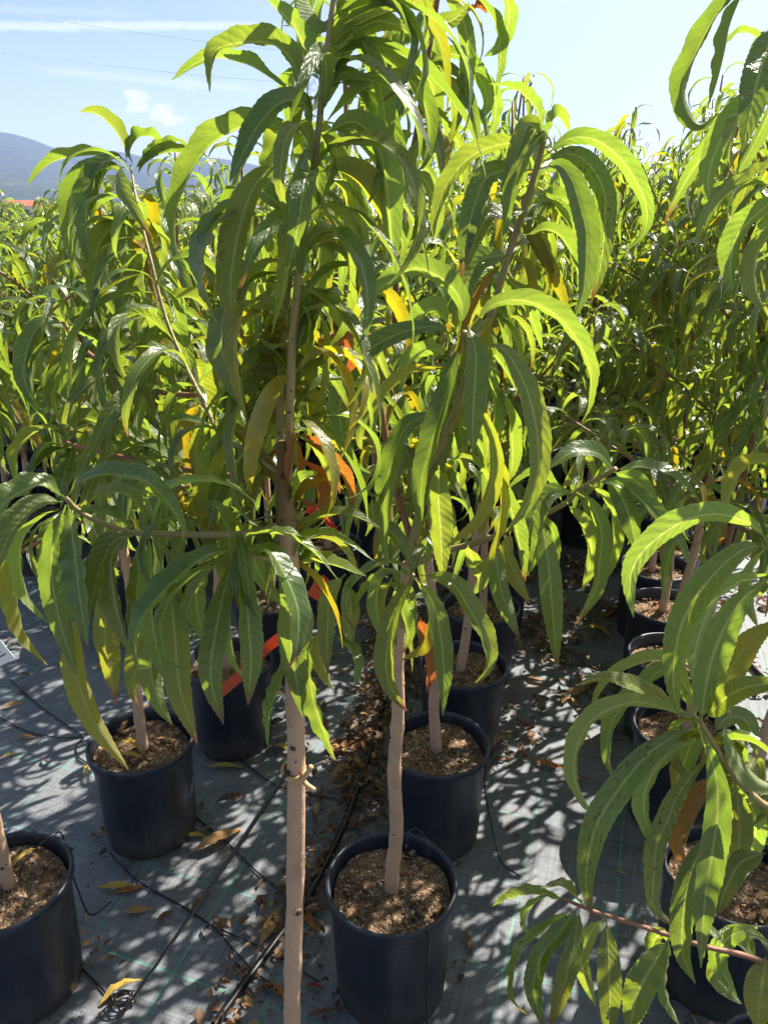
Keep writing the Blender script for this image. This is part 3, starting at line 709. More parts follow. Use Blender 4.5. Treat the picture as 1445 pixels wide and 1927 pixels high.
leaves(T0, .69, [
 ((122,935, 83,913, 36,930, 0,960, -30,1030), 42, 't', 'l', {'th': 45}),
 ((119,944, 78,946, 36,985, 11,1024, -14,1090), 44, 't', 'g', {'th': 25}),
 ((116,958, 83,971, 47,1010, 39,1057, 50,1118, 90,1172), 28, 'u', 'p'),
 ((128,945, 136,999, 144,1060, 152,1129, 166,1218), 54, 't', 'g', {'th': 12, 'fold': .3}),
 ((125,950, 105,1010, 98,1075, 112,1165, 145,1272), 54, 'u', 'g', {'th': 12, 'y': .02}),
 ((135,1150, 138,1210, 150,1290, 185,1370, 243,1449), 44, 'u', 'y', {'th': 15, 'y': .04}),
 ((127,933, 155,905, 208,894, 271,905, 313,943, 343,990, 344,1018), 42, 't', 'g', {'th': 40, 'y': -.02}),
 ((160,962, 178,940, 210,927, 250,935, 279,978), 28, 't', 'p'),
 ((155,965, 200,968, 252,995), 30, 't', 'd'),
 ((30,1010, 24,1075, 32,1130, 47,1190, 90,1252), 40, 'u', 'y', {'th': 15, 'y': .05}),
 ((262,1005, 216,1018, 194,1060, 177,1115, 168,1165), 38, 't', 'd', {'th': 40}),
 ((245,1005, 212,1046, 216,1115, 230,1180, 245,1228), 50, 't', 'd', {'th': 15, 'y': .02}),
 ((264,1008, 262,1074, 257,1143, 255,1198, 262,1275), 42, 't', 'g', {'th': 12, 'fold': .3}),
 ((280,1005, 285,1060, 288,1110, 290,1185, 313,1285), 42, 'u', 'g', {'th': 15, 'y': .01}),
 ((215,1095, 198,1180, 205,1250, 218,1325), 56, 'u', 'v', {'th': 10, 'y': .05}),
 ((320,1100, 330,1200, 340,1300, 372,1402), 74, 'u', 'v', {'th': 10, 'y': .05}),
 ((290,1180, 285,1260, 300,1320, 325,1365), 48, 'u', 'g', {'th': 10, 'y': .055}),
 ((270,1150, 262,1230, 252,1300, 262,1330), 44, 'u', 'v', {'th': 10, 'y': .06}),
 ((285,996, 300,952, 322,920, 375,906, 430,914, 472,939, 487,960), 28, 't', 'p', {'th': 45}),
 ((285,1002, 310,1040, 318,1090, 300,1130), 24, 'u', 'g', {'y': .03}),
])
leaves(T0, .71, [
 ((443,1036, 395,1044, 337,1086, 282,1144, 257,1188, 252,1240), 46, 't', 'g', {'th': 25, 'y': -.02}),
 ((425,1045, 370,1080, 331,1119, 306,1166, 309,1219, 320,1244, 361,1260), 34, 't', 'l', {'th': 20}),
 ((447,1042, 461,1097, 467,1166, 472,1249, 467,1328), 48, 't', 'r', {'th': 10, 'fold': .28}),
 ((443,1045, 422,1115, 406,1194, 397,1277, 421,1364), 56, 't', 'r', {'th': 14, 'fold': .3}),
 ((453,1032, 475,1008, 531,1006, 586,1036, 637,1092), 34, 't', 'g', {'th': 40}),
 ((470,1042, 506,1034, 539,1089, 561,1152, 558,1221, 544,1257), 48, 't', 'r', {'th': 25}),
 ((520,1055, 545,1115, 547,1200, 556,1270, 571,1352), 62, 'u', 'g', {'th': 12, 'y': -.005, 'dY': .01}),
 ((575,1180, 580,1260, 597,1340, 630,1430), 46, 't', 'g', {'th': 15, 'y': .04}),
 ((545,1220, 528,1290, 510,1340, 505,1412), 34, 't', 'g', {'th': 15, 'y': .04}),
 ((420,1050, 375,1100, 352,1165, 375,1210), 22, 'u', 'p', {'y': .02}),
 ((441,1020, 422,983, 404,953, 376,957), 24, 't', 'd'),
 ((400,1050, 375,1090, 372,1150, 392,1220), 48, 'u', 'g', {'y': .04, 'th': 12}),
 ((433,1130, 436,1200, 446,1250, 468,1281), 18, 'u', 'p', {'y': .03}),
 ((470,1035, 500,1040, 540,1075, 560,1080), 26, 't', 'p', {'y': .03}),
 ((545,1090, 575,1060, 620,1062, 690,1085), 34, 't', 'p', {'y': .08}),
 ((548,1075, 552,1120, 566,1180, 560,1250), 50, 't', 'g', {'y': .0, 'dY': -.01}),
 ((545,1080, 570,1020, 611,1005, 652,1020, 704,1056), 26, 't', 'p', {'y': .06}),
 ((545,1060, 577,997, 619,972, 660,969, 719,996), 26, 't', 'd', {'y': .08}),
])
rr = random.Random(99)
dress(T0, c1, 5, rr, 0.22, 0.62, (0.8, 1.0), 0.1, R(-80)); dress(T0, c1, 4, rr, 0.62, 0.95, (0.8, 1.0), 0.0, R(-60))
dress(T0, c1, 8, rr, 0.06, 0.60, (0.75, 1.0), 0.22, R(-5)); dress(T0, c1, 8, rr, 0.06, 0.60, (0.75, 1.0), 0.22, R(185)); dress(T0, c1, 12, rr, 0.58, 1.0, (0.8, 1.1), 0.04, R(10))
dress(T0, c3, 10, rr, 0.15, 0.9, (0.7, 0.95), 0.15, R(-90)); dress(T0, c3, 16, rr, 0.15, 0.95, (0.7, 0.95), 0.15, R(180)); dress(T0, c7, 9, rr, 0.1, 1.0, (0.65, 0.9), 0.1, R(-100)); dress(T0, c8, 9, rr, 0.1, 0.8, (0.65, 0.9), 0.15, R(-110))
dress(T0, c4, 3, rr, 0.05, 0.5, (0.6, 0.8), 0.15, R(-80))
dress(T0, c1, 15, rr, 0.10, 0.55, (0.8, 1.1), 0.28, R(80)); dress(T0, c2, 14, rr, 0.1, 1.0, (0.7, 1.0), 0.35, R(100))
dress(T0, c1, 14, rr, 0.6, 1.0, (0.85, 1.15), 0.05, R(75)); dress(T0, c4, 12, rr, 0.05, 0.6, (0.8, 1.1), 0.3, R(95)); dress(T0, c5, 8, rr, 0.0, 0.8, (0.7, 1.0), 0.3, R(80))
dress(T0, c3, 24, rr, 0.1, 0.9, (0.7, 0.95), 0.25, R(95)); dress(T0, c7, 10, rr, 0.1, 1.0, (0.7, 0.95), 0.1, R(110)); dress(T0, c8, 14, rr, 0.1, 1.0, (0.7, 0.95), 0.1, R(100))

# ---- tree in the front pot of the middle row
A1 = potted(0.016, 1.22, 'young peach tree in the dark blue pot at the bottom centre, beside the front trunk', seed=2)
branch(A1, [(.016, 1.22, .255)] + px((1.22, 1.2), 738, 1640, 746, 1560, 742, 1450, 749, 1340, 748, 1250, 755, 1150, 768, 1060), 0.0155, 0.0105, M_TRUNK, 'trunk', 14, 9, 21)
_, a1 = branch(A1, px((1.2, 1.1), 768, 1065, 790, 960, 822, 860, 862, 760, 902, 660, 932, 565, 957, 478, 987, 390, 1015, 295, 1026, 248), 0.0085, 0.0040, M_STEM, 'branch', 9, 8, 22)
_, a2 = branch(A1, px((1.16, .95), 815, 880, 845, 800, 868, 740, 880, 680, 874, 625), 0.0058, 0.0034, M_STEM, 'branch', 8, 3, 23)
_, a3 = branch(A1, px((1.2, .98), 757, 1180, 765, 1120, 777, 1082), 0.0045, 0.0030, M_STEM, 'branch', 8, 1, 24)
_, a4 = branch(A1, px((1.2, 1.05), 768, 1070, 820, 1042, 900, 1020, 980, 988, 1062, 948, 1086, 924, 1130, 898, 1158, 882), 0.0062, 0.0036, M_STEM, 'branch', 8, 5, 25)
_, a5 = branch(A1, px((1.2, 1.3), 775, 1020, 740, 900, 715, 760, 690, 640, 668, 430, 656, 320, 650, 150, 643, 0, 641, -80), 0.0066, 0.0034, M_TWIG, 'branch', 8, 6, 26)
leaves(A1, .95, [
 ((864,622, 869,574, 841,532, 786,505, 748,520, 703,555, 685,602), 48, 'u', 'g', {'th': 38}),
 ((861,637, 819,615, 758,626, 698,657, 656,707, 640,780, 655,850, 680,884, 720,898), 44, 't', 'd', {'th': 30, 'dY': -.03}),
 ((866,640, 852,690, 841,740, 822,800, 808,850, 793,910, 791,1012), 50, 't', 'd', {'th': 20}),
 ((880,612, 894,660, 893,720, 889,790, 890,856), 56, 't', 'g', {'th': 15, 'fold': .5}),
 ((888,612, 925,575, 980,565, 1040,590, 1085,640, 1110,700, 1108,760, 1094,796), 44, 'u', 'l', {'th': 40}),
 ((905,650, 947,657, 985,720, 1007,800, 1012,880, 990,950, 950,1002), 54, 't', 'l', {'th': 35, 'fold': .5}),
 ((850,612, 815,583, 785,603, 772,640), 34, 'u', 'l', {'y': .05}),
 ((835,690, 805,694, 772,700, 731,734, 711,780, 706,820, 721,882), 32, 'u', 'y'),
 ((835,765, 808,779, 764,804, 739,865, 725,934, 722,1003, 731,1063), 46, 't', 'g', {'th': 22}),
 ((826,872, 825,934, 830,1003, 833,1095), 64, 'u', 'l', {'th': 8, 'y': .05}),
 ((890,752, 908,778, 924,831, 924,906, 897,975, 836,1032), 30, 'u', 'y'),
 ((925,800, 938,850, 944,934, 935,1003, 904,1083), 28, 'u', 'y', {'y': .03}),
 ((945,890, 955,940, 969,989, 980,1045, 988,1095), 30, 'u', 'r', {'y': .03}),
 ((935,720, 958,790, 962,880, 940,915), 30, 'u', 'l', {'y': .06}),
 ((915,690, 930,760, 925,830, 912,870), 34, 'u', 'l', {'y': .05}),
 ((760,880, 722,898, 698,920, 670,961, 656,1017, 662,1088), 30, 't', 'g'),
 ((836,873, 877,862, 913,895, 920,930), 24, 'u', 'l', {'y': .06}),
 ((870,690, 885,720, 900,770, 880,830), 30, 'u', 'l', {'y': .05}),
 ((845,660, 800,660, 765,690, 757,740), 40, 'u', 'l', {'y': .07}),
 ((700,930, 705,980, 745,1010, 778,1065), 30, 't', 'd', {'y': .06}),
])
leaves(A1, .98, [
 ((777,1078, 738,1060, 694,1075, 658,1111, 653,1152, 670,1190), 24, 't', 's'),
 ((770,1078, 733,1080, 705,1097, 683,1119, 664,1155), 26, 'u', 's'),
 ((776,1086, 750,1138, 733,1199, 727,1263, 744,1310, 767,1339), 42, 't', 'r', {'th': 20}),
 ((780,1088, 805,1125, 810,1172, 794,1216, 754,1243), 28, 'u', 'y'),
 ((783,1086, 816,1138, 830,1208, 835,1277, 833,1348), 48, 't', 'g', {'th': 20, 'fold': .45}),
 ((790,1082, 849,1097, 888,1155, 916,1208, 918,1255, 893,1286), 44, 't', 'l', {'th': 30}),
 ((790,1160, 803,1210, 812,1255, 802,1304), 34, 'u', 'b', {'th': 10, 'y': .03}),
 ((765,1085, 722,1080, 708,1140, 722,1207), 26, 'u', 'p'),
 ((650,1080, 622,1116, 617,1180, 617,1270), 40, 'u', 'v', {'th': 10}),
 ((630,1195, 664,1235, 668,1292), 26, 't', 'g'),
 ((655,1100, 660,1150, 656,1180, 662,1220), 42, 'u', 'v', {'th': 8, 'y': .03}),
 ((740,1085, 725,1130, 728,1180), 24, 'u', 'y', {'y': .03}),
 ((760,1090, 752,1140, 768,1190, 757,1230), 26, 'u', 'v', {'y': .04}),
 ((600,1180, 600,1230, 628,1300), 30, 'u', 'y', {'y': .03}),
])
leaves(A1, 1.1, [
 ((1023,246, 1008,205, 972,169, 920,158), 26, 'u', 'l'),
 ((1024,252, 995,235, 976,280, 958,325, 945,350), 42, 't', 'd', {'th': 20}),
 ((1037,238, 998,277, 971,333, 957,394, 954,447), 38, 't', 'd', {'th': 20, 'fold': .5}),
 ((1015,282, 965,270, 915,280, 874,305, 840,350, 822,400, 814,455), 36, 'u', 'g', {'th': 45}),
 ((1003,320, 955,320, 915,335, 893,388, 877,449, 868,522), 46, 't', 's', {'th': 20}),
 ((1022,295, 1068,262, 1115,262, 1165,297, 1206,360, 1217,408, 1208,440, 1178,472), 36, 'u', 'l', {'th': 35}),
 ((1020,304, 1068,290, 1104,305, 1134,355, 1138,410, 1130,500, 1110,575), 44, 'u', 's', {'th': 25}),
 ((1014,318, 1051,310, 1075,340, 1092,394, 1103,450, 1098,546, 1078,604), 50, 't', 'd', {'th': 30, 'fold': .55}),
 ((985,443, 1032,432, 1065,460, 1087,518, 1090,592), 32, 'u', 'd', {'th': 40}),
 ((1001,383, 1037,372, 1076,388, 1092,440), 28, 'u', 'l', {'y': .03}),
 ((990,395, 950,402, 915,415, 890,463, 876,508), 34, 't', 'd'),
 ((958,482, 930,482, 900,493, 877,538, 868,604), 50, 't', 'd', {'th': 20}),
 ((1027,260, 1032,245, 1040,228), 16, 't', 'd'),
 ((1026,250, 1048,220, 1072,252), 22, 'u', 'l'),
 ((955,480, 985,500, 995,560, 985,610), 28, 'u', 'y', {'y': .04}),
 ((945,520, 975,545, 1000,600, 1020,660), 34, 'u', 'l', {'y': .05}),
 ((975,420, 1010,450, 1030,520, 1022,560), 26, 'u', 'y', {'y': .05}),
])
leaves(A1, 1.06, [
 ((1155,884, 1123,853, 1078,851, 1024,886), 34, 't', 'd', {'th': 40}),
 ((1157,884, 1203,878, 1253,889, 1292,917, 1319,948), 28, 't', 'l', {'th': 40}),
 ((1155,888, 1189,900, 1217,928, 1240,960), 28, 'u', 'l'),
 ((1117,908, 1161,909, 1203,939, 1239,975, 1272,1014, 1304,1077), 36, 't', 'l', {'th': 35}),
 ((1140,896, 1166,931, 1184,972, 1198,1038), 44, 't', 'd', {'th': 20}),
 ((1109,912, 1139,936, 1156,986, 1148,1055, 1124,1110), 28, 'u', 'l'),
 ((1084,926, 1112,947, 1131,1000, 1128,1050, 1120,1110, 1081,1177), 36, 'u', 'r', {'th': 30}),
 ((1066,945, 1095,986, 1112,1041, 1094,1115), 30, 'u', 'l', {'y': .02}),
 ((1078,928, 1037,925, 1009,958, 993,1014, 993,1085), 52, 't', 'd', {'th': 20}),
 ((1030,965, 1020,989, 1029,1041, 1037,1125, 1048,1260), 54, 't', 'r', {'th': 10, 'fold': .25}),
 ((1060,948, 1017,892, 968,911, 950,934), 24, 'u', 'd'),
 ((960,1000, 955,1042, 974,1090, 997,1136), 40, 'u', 'y', {'th': 15}),
 ((930,1012, 935,1060, 944,1115, 978,1204), 44, 'u', 'r', {'th': 12, 'dY': -.03}),
 ((1010,980, 1005,1020, 985,1075, 970,1090), 34, 'u', 'l', {'y': .03}),
 ((880,1026, 890,1060, 905,1090, 890,1120), 36, 'u', 'l', {'y': .03, 'th': 10}),
])
rr = random.Random(5)
dress(A1, a1, 46, rr, 0.05, 0.95, (0.8, 1.1), 0.22, R(85)); dress(A1, a2, 18, rr, 0.0, 0.8, (0.8, 1.1), 0.2, R(90)); dress(A1, a4, 16, rr, 0.1, 1.0, (0.75, 1.0), 0.15, R(80))
dress(A1, a5, 46, rr, 0.08, 1.0, (0.8, 1.1), 0.15); dress(A1, a3, 8, rr, 0, 1, (0.7, 0.9), 0.4, R(90))

# ---- second tree of the middle row, with the two red shoots against the sky
A2 = potted(0.14, 1.67, 'young peach tree in the second middle pot, with a tall red shoot', seed=3)
branch(A2, [(.14, 1.67, .255)] + px((1.67, 1.62), 816, 1330, 820, 1250, 812, 1120, 800, 1000), 0.0150, 0.0110, M_TRUNK, 'trunk', 12, 10, 31)
_, b1 = branch(A2, px((1.62, 1.38), 800, 1000, 770, 850, 745, 650, 750, 450, 766, 340, 784, 243, 800, 138, 820, 20, 830, -60), 0.0085, 0.0036, M_TWIG, 'branch', 9, 8, 32)
_, b2 = branch(A2, px((1.6, 1.65), 800, 990, 840, 800, 870, 640, 890, 480, 905, 330), 0.0062, 0.0030, M_TWIG, 'branch', 8, 4, 33)
_, b3 = branch(A2, px((1.62, 1.75), 790, 960, 720, 800, 690, 650, 700, 500), 0.0055, 0.0030, M_STEM, 'branch', 8, 3, 34)
leaves(A2, 1.4, [
 ((803,5, 792,60, 776,108), 24, 't', 'd'),
 ((794,95, 817,55, 856,36, 884,5), 28, 't', 'g'),
 ((830,-20, 868,32, 880,83, 880,133, 875,188, 857,248), 32, 'u', 'l'),
 ((806,118, 842,102, 875,111, 906,155, 917,190, 908,212, 880,226), 28, 'u', 'l'),
 ((895,120, 925,172, 932,208, 922,272), 26, 'u', 'l', {'y': .03}),
 ((940,-30, 954,3, 956,42, 938,86, 910,107), 24, 'u', 'l'),
 ((880,-15, 906,5, 930,42, 941,91, 933,180), 22, 'u', 'g'),
 ((806,128, 830,122, 846,166, 857,220, 836,287), 22, 'u', 'v'),
 ((786,190, 770,184, 745,190, 729,235, 733,297), 38, 't', 'd'),
 ((800,60, 765,68, 735,97, 709,144, 692,208, 687,243), 38, 't', 'd'),
 ((786,245, 790,263, 778,305, 767,388, 758,435), 30, 't', 'l'),
 ((780,265, 802,272, 822,292, 832,332, 828,362), 28, 'u', 'l'),
 ((798,140, 810,155, 817,194, 812,272), 26, 'u', 'l', {'y': .03}),
 ((792,222, 823,217, 850,238), 20, 'u', 'l'),
 ((786,225, 805,220, 812,250), 14, 'u', 'o'),
 ((784,240, 805,250, 838,258), 12, 'u', 'o'),
 ((780,250, 755,260, 740,300, 746,350), 30, 'u', 'l', {'y': .03}),
 ((800,145, 770,160, 752,172, 720,178), 24, 'u', 'y', {'y': .03}),
 ((766,330, 800,340, 822,400, 820,450), 30, 'u', 'l'),
 ((760,360, 735,370, 720,420, 724,480), 30, 'u', 'y'),
 ((884,20, 900,15, 915,25), 22, 'u', 'o'),
])
rr = random.Random(6)
dress(A2, b1, 70, rr, 0.05, 0.98, (0.85, 1.2), 0.16); dress(A2, b2, 44, rr, 0.05, 1.0, (0.85, 1.15), 0.16); dress(A2, b3, 40, rr, 0.05, 1.0, (0.85, 1.15), 0.2)

# ---- low bushy tree on the right, reaching into the picture
C0 = potted(0.66, 0.80, 'low bushy peach tree at the lower right with long pale curling leaves', seed=4)
branch(C0, [(.66, .80, .255), (.662, .80, .6), (.655, .80, .95), (.65, .81, 1.1)], 0.0150, 0.0110, M_TRUNK, 'trunk', 12, 8, 41)
_, d1 = branch(C0, [(.66, .80, .80)] + px((.83, .84), 1480, 1530, 1430, 1510, 1385, 1465, 1345, 1405, 1312, 1350), 0.0068, 0.0034, M_STEM, 'branch', 9, 4, 42)
_, d2 = branch(C0, [(.66, .80, .50)] + px((.86, .92), 1520, 1850, 1415, 1803, 1330, 1782, 1270, 1764, 1190, 1738, 1120, 1716, 1084, 1702, 1056, 1688), 0.0055, 0.0028, M_TWIG, 'branch', 8, 5, 43)
_, d3 = branch(C0, [(.655, .80, .98)] + px((.80, .82), 1540, 1100, 1490, 1050, 1446, 1018), 0.0055, 0.0034, M_STEM, 'branch', 8, 2, 44)
_, d4 = branch(C0, [(.65, .81, 1.1)] + px((.85, .9), 1560, 600, 1520, 300, 1470, 60, 1440, -30, 1400, -80), 0.0075, 0.0034, M_TWIG, 'branch', 8, 4, 45)
leaves(C0, .82, [
 ((1446,1022, 1413,987, 1350,968, 1280,984, 1211,1037, 1186,1092, 1192,1163), 46, 'u', 'p', {'th': 38, 'y': -.03}),
 ((1446,1032, 1405,1031, 1350,1073, 1294,1148, 1271,1217, 1266,1290, 1278,1352), 58, 't', 'l', {'th': 28, 'fold': .5, 'y': -.05}),
 ((1460,1075, 1420,1088, 1391,1095, 1344,1134, 1313,1203, 1300,1280), 30, 'u', 'p', {'y': -.03}),
 ((1445,1025, 1420,1060, 1410,1120, 1425,1180), 26, 'u', 'l', {'y': .03}),
])
leaves(C0, .84, [
 ((1318,1362, 1331,1272, 1352,1203, 1391,1134, 1445,1088), 74, 'u', 'l', {'th': 10, 'fold': .25}),
 ((1330,1350, 1365,1275, 1412,1205, 1470,1165), 64, 'u', 'y', {'th': 15, 'y': .02}),
 ((1328,1352, 1370,1310, 1420,1290, 1490,1288), 46, 't', 'g', {'th': 30}),
 ((1300,1345, 1275,1334, 1222,1306, 1170,1284, 1128,1276, 1083,1291), 26, 't', 'y', {'th': 45, 'y': -.02}),
 ((1300,1352, 1239,1329, 1183,1323, 1114,1356, 1084,1412, 1081,1461, 1100,1511, 1130,1540), 38, 'u', 'p', {'th': 35}),
 ((1310,1330, 1255,1248, 1183,1257, 1134,1295, 1110,1345), 28, 'u', 'p', {'y': .03}),
 ((1300,1340, 1255,1262, 1200,1300, 1153,1356, 1142,1420, 1157,1474), 34, 'u', 'g', {'y': .05}),
 ((1305,1362, 1222,1417, 1161,1489, 1120,1558, 1102,1650, 1114,1732), 60, 't', 's', {'th': 25, 'fold': .5, 'y': -.04}),
 ((1318,1390, 1261,1417, 1222,1467, 1211,1517, 1225,1570, 1250,1608), 36, 'u', 'p', {'y': .01}),
 ((1312,1360, 1330,1434, 1328,1503, 1337,1575), 28, 'u', 'p', {'th': 30, 'y': -.05}),
 ((1322,1380, 1346,1461, 1349,1531, 1340,1600, 1327,1680, 1321,1750, 1318,1822), 54, 't', 'g', {'th': 12, 'fold': .4, 'y': -.05}),
 ((1330,1420, 1280,1489, 1255,1545, 1236,1589, 1229,1650, 1234,1712, 1285,1753), 38, 'u', 's', {'th': 15, 'y': -.02}),
 ((1370,1470, 1325,1482, 1289,1531, 1272,1586, 1296,1640), 42, 'u', 'b', {'th': 12, 'y': .01}),
 ((1335,1560, 1300,1640, 1284,1724, 1284,1796, 1308,1852), 50, 't', 'g', {'th': 20, 'y': -.03}),
 ((1440,1605, 1392,1625, 1363,1676, 1348,1728), 44, 't', 'v', {'th': 20}),
 ((1385,1480, 1390,1540, 1388,1600, 1372,1660), 54, 'u', 'v', {'th': 10, 'y': .02}),
 ((1345,1400, 1380,1392, 1420,1400, 1460,1430), 26, 't', 'g', {'y': .02}),
 ((1480,1495, 1420,1470, 1380,1420, 1362,1365), 36, 'u', 'p', {'y': -.02}),
 ((1330,1360, 1300,1400, 1285,1440, 1262,1495), 44, 'u', 'g', {'y': .05, 'th': 12}),
 ((1340,1400, 1350,1450, 1380,1480, 1400,1540), 44, 'u', 'l', {'y': .05}),
 ((1340,1380, 1370,1350, 1405,1360, 1425,1420), 44, 'u', 'l', {'y': .06}),
 ((1400,1490, 1420,1540, 1415,1600, 1400,1650), 40, 'u', 'p', {'y': .05}),
 ((1310,1352, 1298,1330, 1290,1305), 14, 't', 'p'),
])
leaves(C0, .92, [
 ((1062,1692, 1000,1683, 956,1691, 926,1706), 24, 'u', 'g', {'th': 40}),
 ((1094,1702, 1058,1669, 1016,1672), 20, 't', 'd'),
 ((1058,1690, 1025,1688, 996,1712, 989,1741, 1004,1765), 20, 'u', 'p'),
 ((1082,1708, 1029,1745, 985,1785, 967,1829, 967,1880, 997,1914), 22, 't', 's', {'th': 35}),
 ((1086,1708, 1060,1745, 1022,1792, 1004,1850, 1011,1894, 1024,1935), 36, 't', 's', {'th': 20}),
 ((1090,1708, 1080,1778, 1055,1869, 1034,1935), 40, 't', 'v', {'th': 15}),
 ((1138,1726, 1108,1760, 1094,1814, 1122,1896), 32, 'u', 'p'),
 ((1140,1728, 1145,1814, 1146,1905, 1138,1960), 50, 't', 'g', {'th': 10}),
 ((1258,1766, 1229,1814, 1200,1869, 1180,1950), 60, 't', 'g', {'th': 12}),
 ((1258,1768, 1250,1850, 1258,1887, 1282,1935), 24, 'u', 'p'),
 ((1268,1764, 1236,1763, 1222,1802), 30, 'u', 'l'),
 ((1450,1775, 1403,1752, 1363,1771, 1352,1814, 1387,1878), 40, 'u', 'l', {'th': 30, 'y': -.04}),
 ((1350,1790, 1345,1830, 1365,1860, 1395,1890), 26, 'u', 'p'),
 ((1440,1800, 1431,1869, 1424,1940), 62, 't', 'y', {'th': 12, 'y': -.05}),
 ((1420,1740, 1405,1765, 1420,1800), 26, 'u', 'p'),
])
leaves(C0, .88, [
 ((1420,-60, 1376,-10, 1344,33, 1311,97, 1286,155, 1289,205, 1316,235, 1353,212), 32, 'u', 'd', {'th': 40}),
 ((1415,-50, 1391,0, 1372,50, 1363,97, 1347,160, 1330,207), 26, 'u', 'l'),
 ((1470,40, 1440,100, 1415,190, 1395,287), 66, 't', 'd', {'th': 15}),
 ((1460,100, 1440,165, 1405,200, 1363,249, 1333,330, 1340,400), 42, 'u', 'l', {'th': 30}),
 ((1480,300, 1450,312, 1405,340, 1363,370, 1325,420, 1310,480), 30, 't', 'd', {'th': 40}),
 ((1420,180, 1392,225, 1377,277, 1382,320), 30, 't', 'g'),
 ((1480,370, 1445,385, 1394,435, 1374,490, 1378,550), 40, 'u', 'l', {'th': 25}),
 ((1480,420, 1450,440, 1424,480, 1420,540, 1440,590), 34, 'u', 'g'),
 ((1455,60, 1440,80, 1400,60, 1370,75, 1355,95), 16, 'u', 'l', {'y': .2}),
 ((1470,880, 1440,868, 1400,880, 1375,920, 1364,965), 28, 'u', 'y', {'y': .1}),
])
rr = random.Random(8)
dress(C0, d1, 22, rr, 0.1, 1.0, (0.8, 1.05), 0.2, R(70)); dress(C0, d4, 26, rr, 0.15, 1.0, (0.85, 1.1), 0.05, R(60)); dress(C0, d2, 8, rr, 0.1, 0.7, (0.6, 0.8), 0.2, R(80)); dress(C0, d3, 8, rr, 0.1, 0.8, (0.7, 0.9), 0.1, R(40))

# ---- the other trees of the near rows, each leaf its own object
def behind_front(p):     # nothing of these trees hangs right in front of the lens
    return p[1] > 0.95 and (p[1] > 1.15 or p[2] < 1.0 or abs(p[0]) > 0.5)
near = [
 (0.245, 2.05, 1.85, (0.05, 0.05), 'young peach tree in the third pot of the middle row, half hidden by drooping leaves'),
 (0.344, 2.43, 1.95, (0.06, 0.0), 'young peach tree in the fourth pot of the middle row, behind the tall red shoot'),
 (-0.797, 1.22, 1.66, (0.02, 0.08), 'young peach tree at the left edge, its pot cut off at lower left'),
 (-0.644, 1.68, 1.68, (0.0, 0.1), 'young peach tree in the left pot with fallen yellow leaves on its soil'),
 (-0.485, 2.07, 1.74, (0.0, 0.0), 'young peach tree whose pot has orange tape across it, left of the middle row'),
 (-0.415, 2.50, 1.80, (0.0, 0.0), 'young peach tree behind the pot with orange tape, fourth of its row'),
 (0.735, 1.24, 1.95, (0.12, 0.06), 'young peach tree in the pot behind the low bushy one at the right edge'),
 (0.818, 1.735, 1.92, (0.10, 0.0), 'young peach tree whose pot shows through pale curling leaves on the right'),
 (0.912, 2.10, 1.98, (0.05, 0.0), 'young peach tree in the right row, third pot visible from the front'),
 (1.003, 2.43, 1.95, (0.0, 0.0), 'young peach tree in the right row, pot standing against two others behind it'),
 (1.075, 2.76, 2.0, (0.0, 0.0), 'young peach tree at the back of the clearly seen right row of pots'),
]
for i, (x, y, h, ln, lab) in enumerate(near):
    t = potted(x, y, lab, seed=i + 5)
    grow(t, i + 40, h, ln, 290, True, behind_front, low=(0.98 if x > -.7 else 0.90) if y < 1.6 else 0.82, spread=0.43, big=1.08)

# ---- prototypes for the rows further back, then copies
def inview(x, y, margin=0.35):
    zc = y * CS + 0.2 * SN; return abs(x) < zc * 0.5 + margin
protos_i, protos_f = [], []
spots = []
for k in range(-9, 12):
    for j in range(0, 30):
        y = 1.24 + j * 0.40 + (0.13 if k % 2 else 0.0) + rng.uniform(-.04, .04); x = 0.02 + k * 0.745 + (y - 1.22) * 0.262 + rng.uniform(-.03, .03)
        if k in (0, -1) and y < 2.65: continue
        if k == 1 and y < 2.95: continue
        if y < 1.0 or y > 12.8: continue
        if not (inview(x, y) or (k == 2 and 1.1 < y < 2.6)): continue
        if k == 0 and y < 2.8: continue
        if k == -2 and y < 2.75: continue
        spots.append((x, y, k))
for k in range(-6, 9):
    for j in range(0, 22):
        y = 3.7 + j * 0.42 + rng.uniform(-.06, .06); x = 0.02 + (k + 0.5) * 0.745 + (y - 1.22) * 0.262 + rng.uniform(-.05, .05)
        if y < 11 and inview(x, y): spots.append((x, y, 100 + k))
spots.sort(key=lambda s: s[1]); far_spots = spots[272:]; spots = spots[:272]
PI_ = [None] * 5; PF_ = [None] * 6
seen_in_row = {}
